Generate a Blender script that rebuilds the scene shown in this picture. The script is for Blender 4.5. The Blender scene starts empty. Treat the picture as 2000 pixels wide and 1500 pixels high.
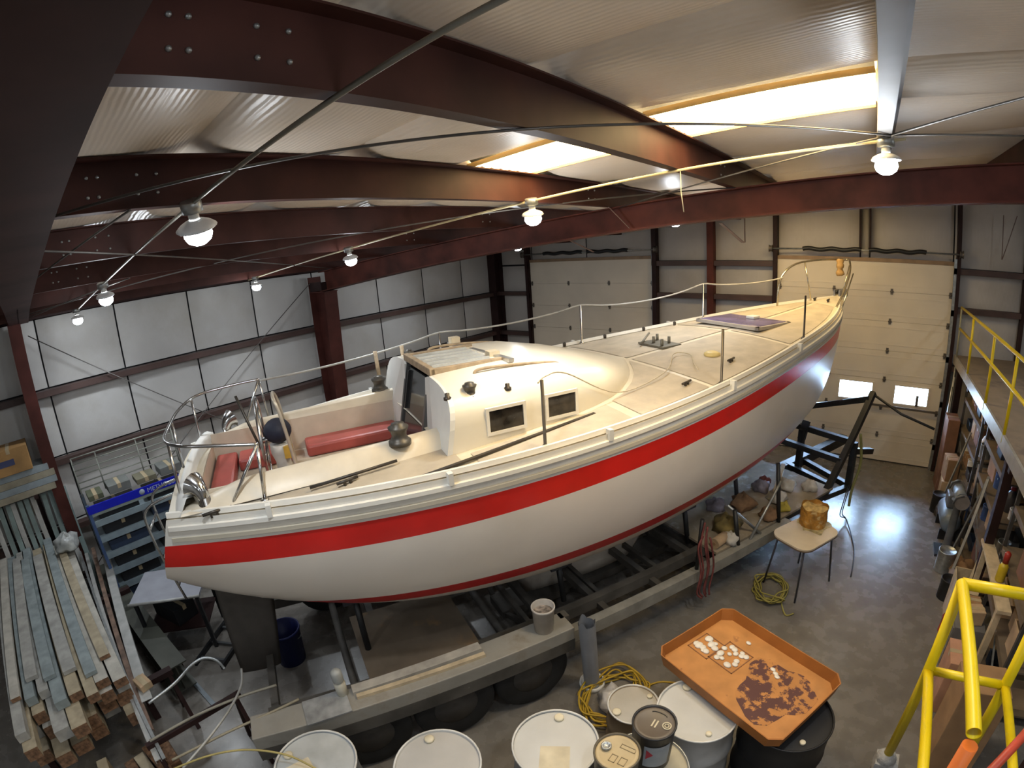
import bpy, math, random
import numpy as np
from mathutils import Vector, Matrix

scene = bpy.context.scene
COL = scene.collection
rnd = random.Random(7)

# ------------------------------------------------------------------ camera
# very wide phone lens with barrel distortion, on the upper level of the shop
cam = bpy.data.cameras.new('camera')
cam.type = 'PANO'
cam.panorama_type = 'FISHEYE_LENS_POLYNOMIAL'
cam.sensor_fit = 'HORIZONTAL'
cam.sensor_width = 36.0
cam.sensor_height = 27.0
cam.fisheye_fov = math.pi
cam.fisheye_polynomial_k0 = 0.0
cam.fisheye_polynomial_k1 = -1.019615373734298 / 18
cam.fisheye_polynomial_k2 = 0.07248491601615774 / 324
cam.fisheye_polynomial_k3 = 0.012891806124886846 / 5832
cam.fisheye_polynomial_k4 = 0.0
cam.clip_start = 0.05
cam_ob = bpy.data.objects.new('camera', cam)
cam_ob.matrix_world = Matrix(((0.7869734569517229, -0.1097247369880934, 0.6071517603913772, 0.0),
                              (0.6131415063516082, 0.2487782439127701, -0.7497778861399949, 0.0),
                              (-0.06877696738251422, 0.9623252399519467, 0.26305866514732523, 4.03),
                              (0, 0, 0, 1)))
COL.objects.link(cam_ob)
scene.camera = cam_ob

# ------------------------------------------------------------------ world, exposure
world = bpy.data.worlds.new('sky')
scene.world = world
world.use_nodes = True
_bg = world.node_tree.nodes['Background']
_bg.inputs['Color'].default_value = (0.50, 0.70, 1.0, 1)
_bg.inputs['Strength'].default_value = 62.0
scene.view_settings.view_transform = 'Standard'
scene.view_settings.look = 'None'
scene.view_settings.gamma = 1.0
scene.view_settings.use_curve_mapping = False
scene.view_settings.exposure = 0.58
LAMP_W = 48.0
LAMP_UP = 6.5
SKYLIGHT = 12.0

# ------------------------------------------------------------------ materials
MATS = {}
def mat(name, col, rough=0.6, metal=0.0, var=0.12, scale=6.0, bump=0.0, bscale=40.0, col2=None, spec=0.5,
        dirt=None, dirt_scale=2.0, dirt_lo=0.5, dirt_hi=0.65, coat=0.0):
    """principled material with a noise-varied colour, optional second dirt colour and fine bump"""
    if name in MATS:
        return MATS[name]
    m = bpy.data.materials.new(name)
    m.use_nodes = True
    nt = m.node_tree
    N = nt.nodes
    b = N['Principled BSDF']
    tc = N.new('ShaderNodeTexCoord')
    nz = N.new('ShaderNodeTexNoise')
    nz.inputs['Scale'].default_value = scale
    nz.inputs['Detail'].default_value = 5
    nt.links.new(tc.outputs['Object'], nz.inputs['Vector'])
    rp = N.new('ShaderNodeValToRGB')
    c = Vector(col)
    c2 = Vector(col2) if col2 else c * (1 - var * 2)
    e = rp.color_ramp.elements
    e[0].position, e[1].position = 0.3, 0.7
    e[0].color = (*c2, 1)
    e[1].color = (*(c * (1 + (0 if col2 else var))), 1)
    nt.links.new(nz.outputs['Fac'], rp.inputs['Fac'])
    out = rp.outputs['Color']
    if dirt:
        n2 = N.new('ShaderNodeTexNoise')
        n2.inputs['Scale'].default_value = dirt_scale
        n2.inputs['Detail'].default_value = 9
        n2.inputs['Roughness'].default_value = 0.65
        nt.links.new(tc.outputs['Object'], n2.inputs['Vector'])
        r2 = N.new('ShaderNodeValToRGB')
        r2.color_ramp.elements[0].position = dirt_lo
        r2.color_ramp.elements[1].position = dirt_hi
        nt.links.new(n2.outputs['Fac'], r2.inputs['Fac'])
        mx = N.new('ShaderNodeMixRGB')
        nt.links.new(r2.outputs['Color'], mx.inputs['Fac'])
        nt.links.new(out, mx.inputs['Color1'])
        mx.inputs['Color2'].default_value = (*dirt, 1)
        out = mx.outputs['Color']
    nt.links.new(out, b.inputs['Base Color'])
    b.inputs['Roughness'].default_value = rough
    b.inputs['Metallic'].default_value = metal
    b.inputs['Specular IOR Level'].default_value = spec
    b.inputs['Coat Weight'].default_value = coat
    if bump:
        n3 = N.new('ShaderNodeTexNoise')
        n3.inputs['Scale'].default_value = bscale
        n3.inputs['Detail'].default_value = 4
        nt.links.new(tc.outputs['Object'], n3.inputs['Vector'])
        bp = N.new('ShaderNodeBump')
        bp.inputs['Strength'].default_value = bump
        bp.inputs['Distance'].default_value = 0.02
        nt.links.new(n3.outputs['Fac'], bp.inputs['Height'])
        nt.links.new(bp.outputs['Normal'], b.inputs['Normal'])
    MATS[name] = m
    return m

def emit(name, col, strength):
    if name in MATS:
        return MATS[name]
    m = bpy.data.materials.new(name)
    m.use_nodes = True
    nt = m.node_tree
    nt.nodes.remove(nt.nodes['Principled BSDF'])
    e = nt.nodes.new('ShaderNodeEmission')
    e.inputs['Color'].default_value = (*col, 1)
    e.inputs['Strength'].default_value = strength
    nt.links.new(e.outputs[0], nt.nodes['Material Output'].inputs['Surface'])
    MATS[name] = m
    return m

def vinyl(name, col, axis, rough=0.38, strength=.13):
    """white reinforced insulation facing: faint ribs across one axis, wrinkles and stains"""
    if name in MATS:
        return MATS[name]
    m = mat(name, col, rough=rough, var=0.06, scale=0.9, dirt=(col[0] * .72, col[1] * .68, col[2] * .6), dirt_scale=0.7, dirt_lo=.48, dirt_hi=.85)
    nt = m.node_tree
    N = nt.nodes
    tc = [n for n in N if n.type == 'TEX_COORD'][0]
    wv = N.new('ShaderNodeTexWave')
    wv.wave_type = 'BANDS'
    wv.bands_direction = axis
    wv.inputs['Scale'].default_value = 13.0
    wv.inputs['Distortion'].default_value = 2.5
    wv.inputs['Detail'].default_value = 3
    wv.inputs['Detail Scale'].default_value = 0.6
    nt.links.new(tc.outputs['Object'], wv.inputs['Vector'])
    bp = N.new('ShaderNodeBump')
    bp.inputs['Strength'].default_value = strength
    bp.inputs['Distance'].default_value = 0.015
    nt.links.new(wv.outputs['Fac'], bp.inputs['Height'])
    nt.links.new(bp.outputs['Normal'], N['Principled BSDF'].inputs['Normal'])
    return m

M_STEEL = mat('maroon primer steel', (0.105, 0.029, 0.020), rough=.6, var=.25, scale=3, spec=.22)
M_STEELD = mat('dark primer steel', (0.030, 0.014, 0.013), rough=.6, var=.2, scale=3, spec=.22)
M_GALV = mat('galvanised steel', (0.42, 0.44, 0.44), rough=.38, metal=.75, var=.12, scale=20)
M_BLACK = mat('black paint', (0.012, 0.013, 0.015), rough=.45, var=.2)
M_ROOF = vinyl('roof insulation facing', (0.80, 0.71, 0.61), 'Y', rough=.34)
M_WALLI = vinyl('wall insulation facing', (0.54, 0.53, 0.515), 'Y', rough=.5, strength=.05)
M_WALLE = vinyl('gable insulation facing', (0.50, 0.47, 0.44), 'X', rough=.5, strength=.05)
M_SEAM = mat('dark seam', (0.02, 0.02, 0.022), rough=.9)
M_DOOR = mat('cream door steel', (0.74, 0.66, 0.54), rough=.5, var=.04, scale=1.5)
M_HINGE = mat('dull hinge steel', (0.16, 0.14, 0.12), rough=.5, metal=.5)
M_CHROME = mat('chrome', (0.62, 0.63, 0.64), rough=.14, metal=1.0, var=.03)
M_STAIN = mat('stainless tube', (0.50, 0.50, 0.50), rough=.22, metal=1.0, var=.05)
M_RUBBER = mat('tyre rubber', (0.012, 0.012, 0.012), rough=.8, var=.2, bump=.1)
M_WHITE = mat('white paint', (0.72, 0.71, 0.67), rough=.4, var=.03)
M_CONC = None

# ------------------------------------------------------------------ mesh helpers
class MB:
    def __init__(self):
        self.v, self.f, self.sm = [], [], []
    def add(self, vs, fs, smooth=False, mtx=None):
        o = len(self.v)
        if mtx is not None:
            vs = [mtx @ Vector(p) for p in vs]
        self.v += [tuple(p) for p in vs]
        self.f += [tuple(i + o for i in f) for f in fs]
        self.sm += [smooth] * len(fs)
        return self
    def box(self, lo, hi, mtx=None):
        x0, y0, z0 = lo
        x1, y1, z1 = hi
        return self.add([(x0, y0, z0), (x1, y0, z0), (x1, y1, z0), (x0, y1, z0), (x0, y0, z1), (x1, y0, z1), (x1, y1, z1), (x0, y1, z1)],
                        [(0, 3, 2, 1), (4, 5, 6, 7), (0, 1, 5, 4), (1, 2, 6, 5), (2, 3, 7, 6), (3, 0, 4, 7)], False, mtx)
    def bar(self, a, b, w, h, up=(0, 0, 1)):
        """box of section w x h running from a to b"""
        a, b = Vector(a), Vector(b)
        d = (b - a)
        L = d.length
        d.normalize()
        u = Vector(up)
        if abs(d.dot(u)) > .98:
            u = Vector((1, 0, 0))
        s = d.cross(u).normalized()
        t = s.cross(d)
        m = Matrix(((s.x, d.x, t.x, a.x), (s.y, d.y, t.y, a.y), (s.z, d.z, t.z, a.z), (0, 0, 0, 1)))
        return self.box((-w / 2, 0, -h / 2), (w / 2, L, h / 2), m)
    def tube(self, pts, r, n=8, closed=False, caps=True):
        P = [Vector(p) for p in pts]
        k = len(P)
        rr = r if isinstance(r, (list, tuple)) else [r] * k
        T = []
        for i in range(k):
            if closed:
                t = P[(i + 1) % k] - P[i - 1]
            else:
                t = P[min(i + 1, k - 1)] - P[max(i - 1, 0)]
            T.append(t.normalized() if t.length > 1e-9 else Vector((0, 0, 1)))
        a = Vector((0, 0, 1)) if abs(T[0].z) < .9 else Vector((1, 0, 0))
        u = (a - T[0] * a.dot(T[0])).normalized()
        vs, fs = [], []
        for i in range(k):
            u = (u - T[i] * u.dot(T[i]))
            u = u.normalized() if u.length > 1e-6 else T[i].orthogonal().normalized()
            w = T[i].cross(u)
            for j in range(n):
                an = 2 * math.pi * j / n
                vs.append(P[i] + (u * math.cos(an) + w * math.sin(an)) * rr[i])
        m = k if closed else k - 1
        for i in range(m):
            for j in range(n):
                a0, a1 = i * n + j, i * n + (j + 1) % n
                i2 = (i + 1) % k
                fs.append((a0, a1, i2 * n + (j + 1) % n, i2 * n + j))
        self.add(vs, fs, True)
        if caps and not closed:
            o = len(self.v) - len(vs)
            self.f += [tuple(o + j for j in range(n))[::-1], tuple(o + (k - 1) * n + j for j in range(n))]
            self.sm += [False, False]
        return self
    def cyl(self, a, b, r, n=16, r2=None):
        return self.tube([a, b], [r, r if r2 is None else r2], n)
    def lathe(self, prof, n=24, mtx=None, smooth=True, cap0=True, cap1=True):
        """profile of (radius, z)"""
        vs, fs = [], []
        for (r, z) in prof:
            for j in range(n):
                an = 2 * math.pi * j / n
                vs.append((r * math.cos(an), r * math.sin(an), z))
        for i in range(len(prof) - 1):
            for j in range(n):
                fs.append((i * n + j, i * n + (j + 1) % n, (i + 1) * n + (j + 1) % n, (i + 1) * n + j))
        self.add(vs, fs, smooth, mtx)
        o = len(self.v) - len(vs)
        if cap0 and prof[0][0] > 1e-6:
            self.f.append(tuple(o + j for j in range(n))[::-1]); self.sm.append(False)
        if cap1 and prof[-1][0] > 1e-6:
            self.f.append(tuple(o + (len(prof) - 1) * n + j for j in range(n))); self.sm.append(False)
        return self
    def prism(self, poly, z0, z1, mtx=None):
        n = len(poly)
        vs = [(x, y, z0) for x, y in poly] + [(x, y, z1) for x, y in poly]
        fs = [tuple(range(n))[::-1], tuple(range(n, 2 * n))] + [(i, (i + 1) % n, n + (i + 1) % n, n + i) for i in range(n)]
        return self.add(vs, fs, False, mtx)
    def grid(self, rows, smooth=True, closed=False):
        n = len(rows[0])
        vs = [p for r in rows for p in r]
        fs = []
        for i in range(len(rows) - 1):
            for j in range(n if closed else n - 1):
                j2 = (j + 1) % n
                fs.append((i * n + j, i * n + j2, (i + 1) * n + j2, (i + 1) * n + j))
        return self.add(vs, fs, smooth)
    def sphere(self, c, r, n=12, m=8, sz=1.0):
        prof = [(r * math.sin(math.pi * i / m), -r * sz * math.cos(math.pi * i / m)) for i in range(m + 1)]
        return self.lathe(prof, n, Matrix.Translation(c), cap0=False, cap1=False)
    def mesh(self, name):
        me = bpy.data.meshes.new(name)
        me.from_pydata(self.v, [], self.f)
        me.polygons.foreach_set('use_smooth', self.sm)
        me.validate()
        me.update()
        return me
    def build(self, name, m, parent=None, bevel=0.0):
        o = bpy.data.objects.new(name, self.mesh(name))
        COL.objects.link(o)
        if m is not None:
            o.data.materials.append(m)
        if parent is not None:
            o.parent = parent
        if bevel:
            md = o.modifiers.new('bevel', 'BEVEL')
            md.width = bevel
            md.segments = 2
            md.limit_method = 'ANGLE'
        return o

def box(name, lo, hi, m, parent=None, bevel=0.0):
    return MB().box(lo, hi).build(name, m, parent, bevel)

def tag(o, label=None, cat=None, group=None, kind=None):
    if label: o['label'] = label
    if cat: o['category'] = cat
    if group: o['group'] = group
    if kind: o['kind'] = kind
    return o

def thing(name, label, cat, loc=(0, 0, 0), rz=0.0, group=None, kind=None):
    o = bpy.data.objects.new(name, None)
    o.empty_display_size = .1
    COL.objects.link(o)
    o.location = loc
    o.rotation_euler = (0, 0, rz)
    return tag(o, label, cat, group, kind)

def share(src, name, parent, loc=(0, 0, 0), rot=(0, 0, 0), m=None):
    """another object that shares a mesh"""
    o = bpy.data.objects.new(name, src.data if hasattr(src, 'data') else src)
    COL.objects.link(o)
    if m is not None and not o.data.materials:
        o.data.materials.append(m)
    o.parent = parent
    o.location = loc
    o.rotation_euler = rot
    return o

def copy_tree(o, parent=None):
    c = o.copy()
    COL.objects.link(c)
    c.parent = parent
    for ch in list(o.children):
        copy_tree(ch, c)
    return c

def smooth_path(pts, k=6, closed=False):
    P = [Vector(p) for p in pts]
    n = len(P)
    out = []
    for i in range(n if closed else n - 1):
        if closed:
            p0, p1, p2, p3 = P[i - 1], P[i], P[(i + 1) % n], P[(i + 2) % n]
        else:
            p0, p1, p2, p3 = P[max(i - 1, 0)], P[i], P[i + 1], P[min(i + 2, n - 1)]
        for j in range(k):
            t = j / k
            out.append(.5 * ((2 * p1) + (p2 - p0) * t + (2 * p0 - 5 * p1 + 4 * p2 - p3) * t * t + (3 * p1 - p0 - 3 * p2 + p3) * t ** 3))
    if not closed:
        out.append(P[-1])
    return out

def spline(x, y):
    x = np.array(x, float); y = np.array(y, float)
    n = len(x); h = np.diff(x)
    A = np.zeros((n, n)); r = np.zeros(n)
    A[0, 0] = A[-1, -1] = 1
    for i in range(1, n - 1):
        A[i, i - 1] = h[i - 1]; A[i, i] = 2 * (h[i - 1] + h[i]); A[i, i + 1] = h[i]
        r[i] = 6 * ((y[i + 1] - y[i]) / h[i] - (y[i] - y[i - 1]) / h[i - 1])
    M = np.linalg.solve(A, r)
    def f(t):
        i = int(min(max(np.searchsorted(x, t) - 1, 0), n - 2))
        a = x[i + 1] - t; b = t - x[i]; H = h[i]
        return float(M[i] * a ** 3 / (6 * H) + M[i + 1] * b ** 3 / (6 * H) + (y[i] / H - M[i] * H / 6) * a + (y[i + 1] / H - M[i + 1] * H / 6) * b)
    return f

def lerp_table(tab):
    xs = [a for a, _ in tab]; ys = [b for _, b in tab]
    return lambda t: float(np.interp(t, xs, ys))

# ================================================================== THE BUILDING
XW, XR, YE, YB = -8.5, 5.2, 10.15, -5.3       # wall planes
SL = 0.0833                                    # roof slope
def roof(x): return 4.78 + SL * x              # inner face of the roof insulation

# ---- floor
def floor_mat():
    m = bpy.data.materials.new('sealed concrete')
    m.use_nodes = True
    nt = m.node_tree; N = nt.nodes
    b = N['Principled BSDF']
    tc = N.new('ShaderNodeTexCoord')
    n1 = N.new('ShaderNodeTexNoise'); n1.inputs['Scale'].default_value = .55; n1.inputs['Detail'].default_value = 10; n1.inputs['Roughness'].default_value = .6
    n2 = N.new('ShaderNodeTexNoise'); n2.inputs['Scale'].default_value = 5; n2.inputs['Detail'].default_value = 8
    for n in (n1, n2): nt.links.new(tc.outputs['Object'], n.inputs['Vector'])
    r1 = N.new('ShaderNodeValToRGB')
    e = r1.color_ramp.elements
    e[0].position, e[1].position = .32, .72
    e[0].color = (.155, .142, .125, 1); e[1].color = (.245, .228, .205, 1)
    nt.links.new(n1.outputs['Fac'], r1.inputs['Fac'])
    r2 = N.new('ShaderNodeValToRGB')
    r2.color_ramp.elements[0].position = .3; r2.color_ramp.elements[1].position = .62
    r2.color_ramp.elements[0].color = (.55, .53, .5, 1)
    nt.links.new(n2.outputs['Fac'], r2.inputs['Fac'])
    mx = N.new('ShaderNodeMixRGB'); mx.blend_type = 'MULTIPLY'; mx.inputs['Fac'].default_value = .6
    nt.links.new(r1.outputs['Color'], mx.inputs['Color1']); nt.links.new(r2.outputs['Color'], mx.inputs['Color2'])
    nt.links.new(mx.outputs['Color'], b.inputs['Base Color'])
    rr = N.new('ShaderNodeMapRange')
    rr.inputs['To Min'].default_value = .20; rr.inputs['To Max'].default_value = .34
    nt.links.new(n2.outputs['Fac'], rr.inputs['Value'])
    nt.links.new(rr.outputs['Result'], b.inputs['Roughness'])
    return m
M_CONC = floor_mat()
fl = box('floor', (XW - .3, YB - .2, -.15), (XR + .3, YE + .05, 0), M_CONC)
tag(fl, 'stained sealed concrete shop floor', None, kind='structure')
gr = box('ground_outside', (-14, YE + .06, -.16), (10, 24, -.02), mat('outdoor concrete', (.45, .44, .42), rough=.9))
tag(gr, 'pale concrete apron outside the roll-up doors', None, kind='structure')

# ---- ceiling: dark backing, insulation blankets, purlins
ceil = MB()
ceil.add([(XW - .3, YB - .2, roof(XW - .3) + .12), (XR + .3, YB - .2, roof(XR + .3) + .12), (XR + .3, YE + .3, roof(XR + .3) + .12), (XW - .3, YE + .3, roof(XW - .3) + .12),
          (XW - .3, YB - .2, roof(XW - .3) + .2), (XR + .3, YB - .2, roof(XR + .3) + .2), (XR + .3, YE + .3, roof(XR + .3) + .2), (XW - .3, YE + .3, roof(XW - .3) + .2)],
         [(0, 1, 2, 3), (7, 6, 5, 4), (0, 4, 5, 1), (1, 5, 6, 2), (2, 6, 7, 3), (3, 7, 4, 0)])
ceiling = ceil.build('ceiling', M_SEAM)
tag(ceiling, 'sloping metal roof lined with white insulation blankets', None, kind='structure')
PX = [-7.4, -6.15, -4.9, -3.65, -2.36, -1.14, 0.115, 1.30, 2.52, 3.74]       # purlin webs
SKY_Y = (2.63, 3.34)
SKY_Y_FILL = (7.5, 8.2)  # added skylight strips over the far bay, out of view, for extra brightness
SKY_X = [(-2.38, -1.20), (-1.11, 0.05)]                                    # two lit bays of the skylight strip
def blanket(y0, y1, x0, x1, sag=.05):
    """one run of insulation, drooping a little between purlins and rolling up at its long edges"""
    mb = MB()
    xs = []
    edges = [x0] + [p for p in PX if x0 < p < x1] + [x1]
    for a, b in zip(edges[:-1], edges[1:]):
        for k in range(6):
            xs.append((a + (b - a) * k / 6, math.sin(math.pi * k / 6)))
    xs.append((x1, 0))
    rows = []
    for k in range(13):
        t = k / 12
        y = y0 + (y1 - y0) * t
        lift = .07 * (abs(2 * t - 1) ** 5)
        rows.append([(x, y, roof(x) - sag * .6 * s * (1 - abs(2 * t - 1) ** 4) + lift) for x, s in xs])
    mb.grid(rows)
    return mb.build('insulation_panel', M_ROOF, ceiling)
ys = [YB - .2, -3.5, -1.9, -.6, .83, 1.70, SKY_Y[0]]
for a, b in zip(ys[:-1], ys[1:]):
    blanket(a, b, XW - .25, XR + .2)
blanket(SKY_Y[0], SKY_Y[1], XW - .25, SKY_X[0][0])
blanket(SKY_Y[0], SKY_Y[1], SKY_X[1][1] + .0, XR + .2)
for ys in ([SKY_Y[1], 4.6, 6.0, SKY_Y_FILL[0]], [SKY_Y_FILL[1], YE + .2]):
    for a, b in zip(ys[:-1], ys[1:]):
        blanket(a, b, XW - .25, XR + .2)
blanket(SKY_Y_FILL[0], SKY_Y_FILL[1], XW - .25, SKY_X[0][0])
blanket(SKY_Y_FILL[0], SKY_Y_FILL[1], SKY_X[1][1], XR + .2)
M_SKY = emit('sunlit fibreglass roof panel', (1.0, .73, .35), SKYLIGHT)
for i, (a, b, SY) in enumerate([(p, q, sy) for sy in (SKY_Y, SKY_Y_FILL) for p, q in SKY_X]):
    w = MB()
    n = 14                                        # corrugated translucent sheet
    rows = []
    for k in range(n + 1):
        y = SY[0] + (SY[1] - SY[0]) * k / n
        dz = .012 + .014 * (k % 2)
        rows.append([(a, y, roof(a) + dz), (b, y, roof(b) + dz)])
    w.grid(rows, smooth=False)
    sk = w.build('window_%d' % (i + 1), M_SKY)
    tag(sk, ['glowing translucent skylight strip on the wall side of the purlin', 'larger glowing translucent skylight strip beside the upright roof purlin', 'added skylight strip of the far bay, wall side, unseen behind the rafter', 'added skylight strip of the far bay, unseen behind the rafter'][i], None, kind='structure')
    fr = MB()
    for (p, q) in (((a, SY[0]), (b, SY[0])), ((a, SY[1]), (b, SY[1]))):
        fr.bar((p[0], p[1], roof(p[0]) + .012), (q[0], q[1], roof(q[0]) + .012), .012, .03)
    fr.build('skylight_edge', mat('yellowed vinyl edge', (.62, .45, .2), rough=.6), sk)
# purlins (Z section) with lapped ends bolted together over the near frame
bolt_mesh = MB().lathe([(.0, .009), (.006, .008), (.008, .003), (.008, 0)], 8, cap0=False).mesh('bolt')
bolt_mesh.materials.append(M_GALV)
M_PURLIN = mat('dark red purlin steel', (.062, .022, .017), rough=.55, var=.25, scale=2.5, spec=.2)
M_PURLIN_LIT = mat('lamplit purlin steel', (.17, .15, .14), rough=.5, var=.12, scale=2.5)  # lamplight on this purlin's underside painted in as a paler steel
for x in PX:
    z1 = roof(x) - .004
    z0 = z1 - .21
    mb = MB()
    mb.box((x - .006, YB - .1, z0), (x + .006, YE + .1, z1))
    mb.box((x - .07, YB - .1, z0), (x - .006, YE + .1, z0 + .008))
    mb.box((x - .07, YB - .1, z0 + .008), (x - .062, YE + .1, z0 + .03))
    mb.box((x + .006, YB - .1, z1 - .008), (x + .07, YE + .1, z1))
    p = mb.build('purlin', M_PURLIN_LIT if abs(x - .115) < .01 else M_PURLIN, ceiling)
    if -5.5 < x < -.5:
        for by in (.35, .395, .56, .645, 4.2, 4.32):
            for dz in (.06, .14):
                share(bolt_mesh, 'bolt', p, (x + .006, by, z0 + dz), (0, math.pi / 2, 0))
# sag rods crossing under the purlins
M_GALVW = mat('pale wire hook', (.55, .5, .4), rough=.5)
M_ROD = mat('dull rod steel', (.16, .15, .14), rough=.45, metal=.6)
for a, b in (((-2.36, .16, 4.365), (.115, 3.07, 4.57)), ((.115, 3.07, 4.57), (3.2, -.6, 4.83)), ((.115, 3.07, 4.57), (1.9, 3.9, 4.73)), ((.115, 3.07, 4.57), (-2.3, 4.72, 4.36)),
             ((-4.0, .16, 4.22), (-2.36, .52, 4.365)), ((-7.3, .16, 3.96), (-4.9, 1.0, 4.15)), ((-2.9, .16, 4.30), (-7.4, 4.7, 3.94)), ((-7.0, .16, 4.0), (-1.14, 4.7, 4.47))):
    MB().tube([a, b], .006, 6).build('brace_rod', M_ROD, ceiling)
MB().tube([(-1.14, 3.25, 4.47), (-1.14, 3.25, 4.33), (-1.13, 3.26, 4.20)], .003, 5).build('hanging_wire', M_GALVW, ceiling)

# ---- walls
wl = box('wall_left', (XW - .2, YB - .2, 0), (XW - .03, YE + .2, roof(XW) + .1), M_SEAM)
tag(wl, 'side wall of white insulation between dark girts', None, kind='structure')
def wall_panel(parent, a, b, z0, z1, axis, c, m=M_WALLI):
    """one insulation panel, slightly pillowed; axis 'x' means the wall plane is x=c"""
    mb = MB()
    nu, nv = 8, 10
    rows = []
    for i in range(nv + 1):
        t = i / nv
        row = []
        for j in range(nu + 1):
            s = j / nu
            w = .05 * (1 - abs(2 * s - 1) ** 6) * (1 - .6 * abs(2 * t - 1) ** 4)
            u = a + (b - a) * s
            z = z0 + (z1 - z0) * t
            row.append((c + w, u, z) if axis == 'x' else (u, c - w, z))
        rows.append(row)
    if axis == 'x':
        rows = rows[::-1]
    mb.grid(rows)
    return mb.build('insulation_panel', m, parent)
WY = [YB, -4.5, -3.3, -2.1, -.9, .25, 1.42, 2.58, 3.70, 4.9, 6.37, 7.62, 8.87, YE]
for a, b in zip(WY[:-1], WY[1:]):
    for z0, z1 in ((.02, .98), (1.0, 1.95), (1.97, 2.93), (2.95, roof(XW) - .02)):
        wall_panel(wl, a + .012, b - .012, z0, z1, 'x', XW)
M_GIRT = M_STEELD
for z in (.95, 1.94, 2.92):
    mb = MB()
    mb.box((XW + .03, YB, z), (XW + .19, YE, z + .012))
    mb.box((XW + .178, YB, z - .07), (XW + .19, YE, z))
    mb.box((XW + .03, YB, z - .075), (XW + .178, YE, z - .068))
    mb.build('girt', mat('girt steel', (.075, .042, .036), rough=.55, var=.2, scale=2), wl)
mb = MB()
mb.box((XW + .02, YB, 3.90), (XW + .03, YE, roof(XW)))
mb.box((XW + .02, YB, 3.90), (XW + .17, YE, 3.912))
mb.box((XW + .16, YB, 3.90), (XW + .17, YE, 3.95))
mb.build('eave_strut', M_STEELD, wl)
for a, b in (((XW + .3, .12, 3.72), (XW + .3, 4.7, .3)), ((XW + .3, 4.68, 3.72), (XW + .3, .12, .3))):
    MB().tube([a, b], .007, 6).build('brace_rod', M_ROD, wl)

we = MB()
DR = [(-7.32, -4.16), (-1.66, 1.46)]            # door openings (left door, right door)
DTOP = 3.66
def end_wall():
    mb = MB()
    y0, y1 = YE + .02, YE + .2
    xs = [XW - .2, DR[0][0], DR[0][1], DR[1][0], DR[1][1], XR + .2]
    for i in range(5):
        a, b = xs[i], xs[i + 1]
        zb = DTOP if i in (1, 3) else 0
        mb.add([(a, y0, zb), (b, y0, zb), (b, y0, roof(b) + .1), (a, y0, roof(a) + .1), (a, y1, zb), (b, y1, zb), (b, y1, roof(b) + .1), (a, y1, roof(a) + .1)],
               [(0, 1, 2, 3), (7, 6, 5, 4), (0, 4, 5, 1), (1, 5, 6, 2), (2, 6, 7, 3), (3, 7, 4, 0)])
    return mb
wend = end_wall().build('wall_end', M_SEAM)
tag(wend, 'gable wall with two roll-up doors and white insulation panels', None, kind='structure')
for a, b in ((XW + .1, DR[0][0]), (DR[0][1], -2.93), (-2.93, DR[1][0]), (DR[1][1], 2.70), (2.70, 3.9), (3.9, XR)):
    for z0, z1 in ((.02, 1.88), (1.92, 2.88), (2.92, 3.56), (3.60, roof(a) - .02)):
        wall_panel(wend, a + .012, b - .012, z0, z1, 'y', YE, M_WALLE)
for a, b in ((DR[0][0], -5.8), (-5.8, DR[0][1]), (DR[1][0], -.17), (-.17, .0), (.0, DR[1][1])):
    wall_panel(wend, a + .012, b - .012, DTOP + .02, roof(a) - .02, 'y', YE, M_WALLE)
for a, b in ((XW + .1, DR[0][0] - .05), (DR[0][1] + .08, DR[1][0] - .05), (DR[1][1] + .08, XR)):
    for z in (1.93, 2.93) + (() if a < -8 else (3.58,)):
        mb = MB()
        mb.box((a, YE - .19, z), (b, YE - .03, z + .012))
        mb.box((a, YE - .19, z - .08), (b, YE - .178, z))
        mb.box((a, YE - .178, z - .082), (b, YE - .03, z - .075))
        mb.build('girt', MATS['girt steel'], wend)
for (x, w, m) in ((-2.93, .13, M_STEEL), (DR[0][0] - .04, .07, M_STEELD), (DR[0][1] + .05, .09, M_STEELD), (DR[1][0] - .03, .07, M_STEELD), (DR[1][1] + .07, .06, M_STEELD), (-.17, .04, M_STEELD), (.0, .035, M_STEELD), (2.7, .05, M_STEELD)):
    zb = DTOP + .15 if -.3 < x < .1 else 0
    box('wall_post', (x - w / 2, YE - .22, zb), (x + w / 2, YE - .04, roof(x) - .02), m, wend)
wr = box('wall_right', (XR, YB - .2, 0), (XR + .2, YE + .2, roof(XR) + .1), M_WALLI)
tag(wr, 'insulated side wall beyond the mezzanine', None, kind='structure')
wb = box('wall_back', (XW - .2, YB - .2, 0), (XR + .2, YB, roof(XR) + .1), M_WALLI)
tag(wb, 'insulated wall behind the camera', None, kind='structure')

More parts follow.
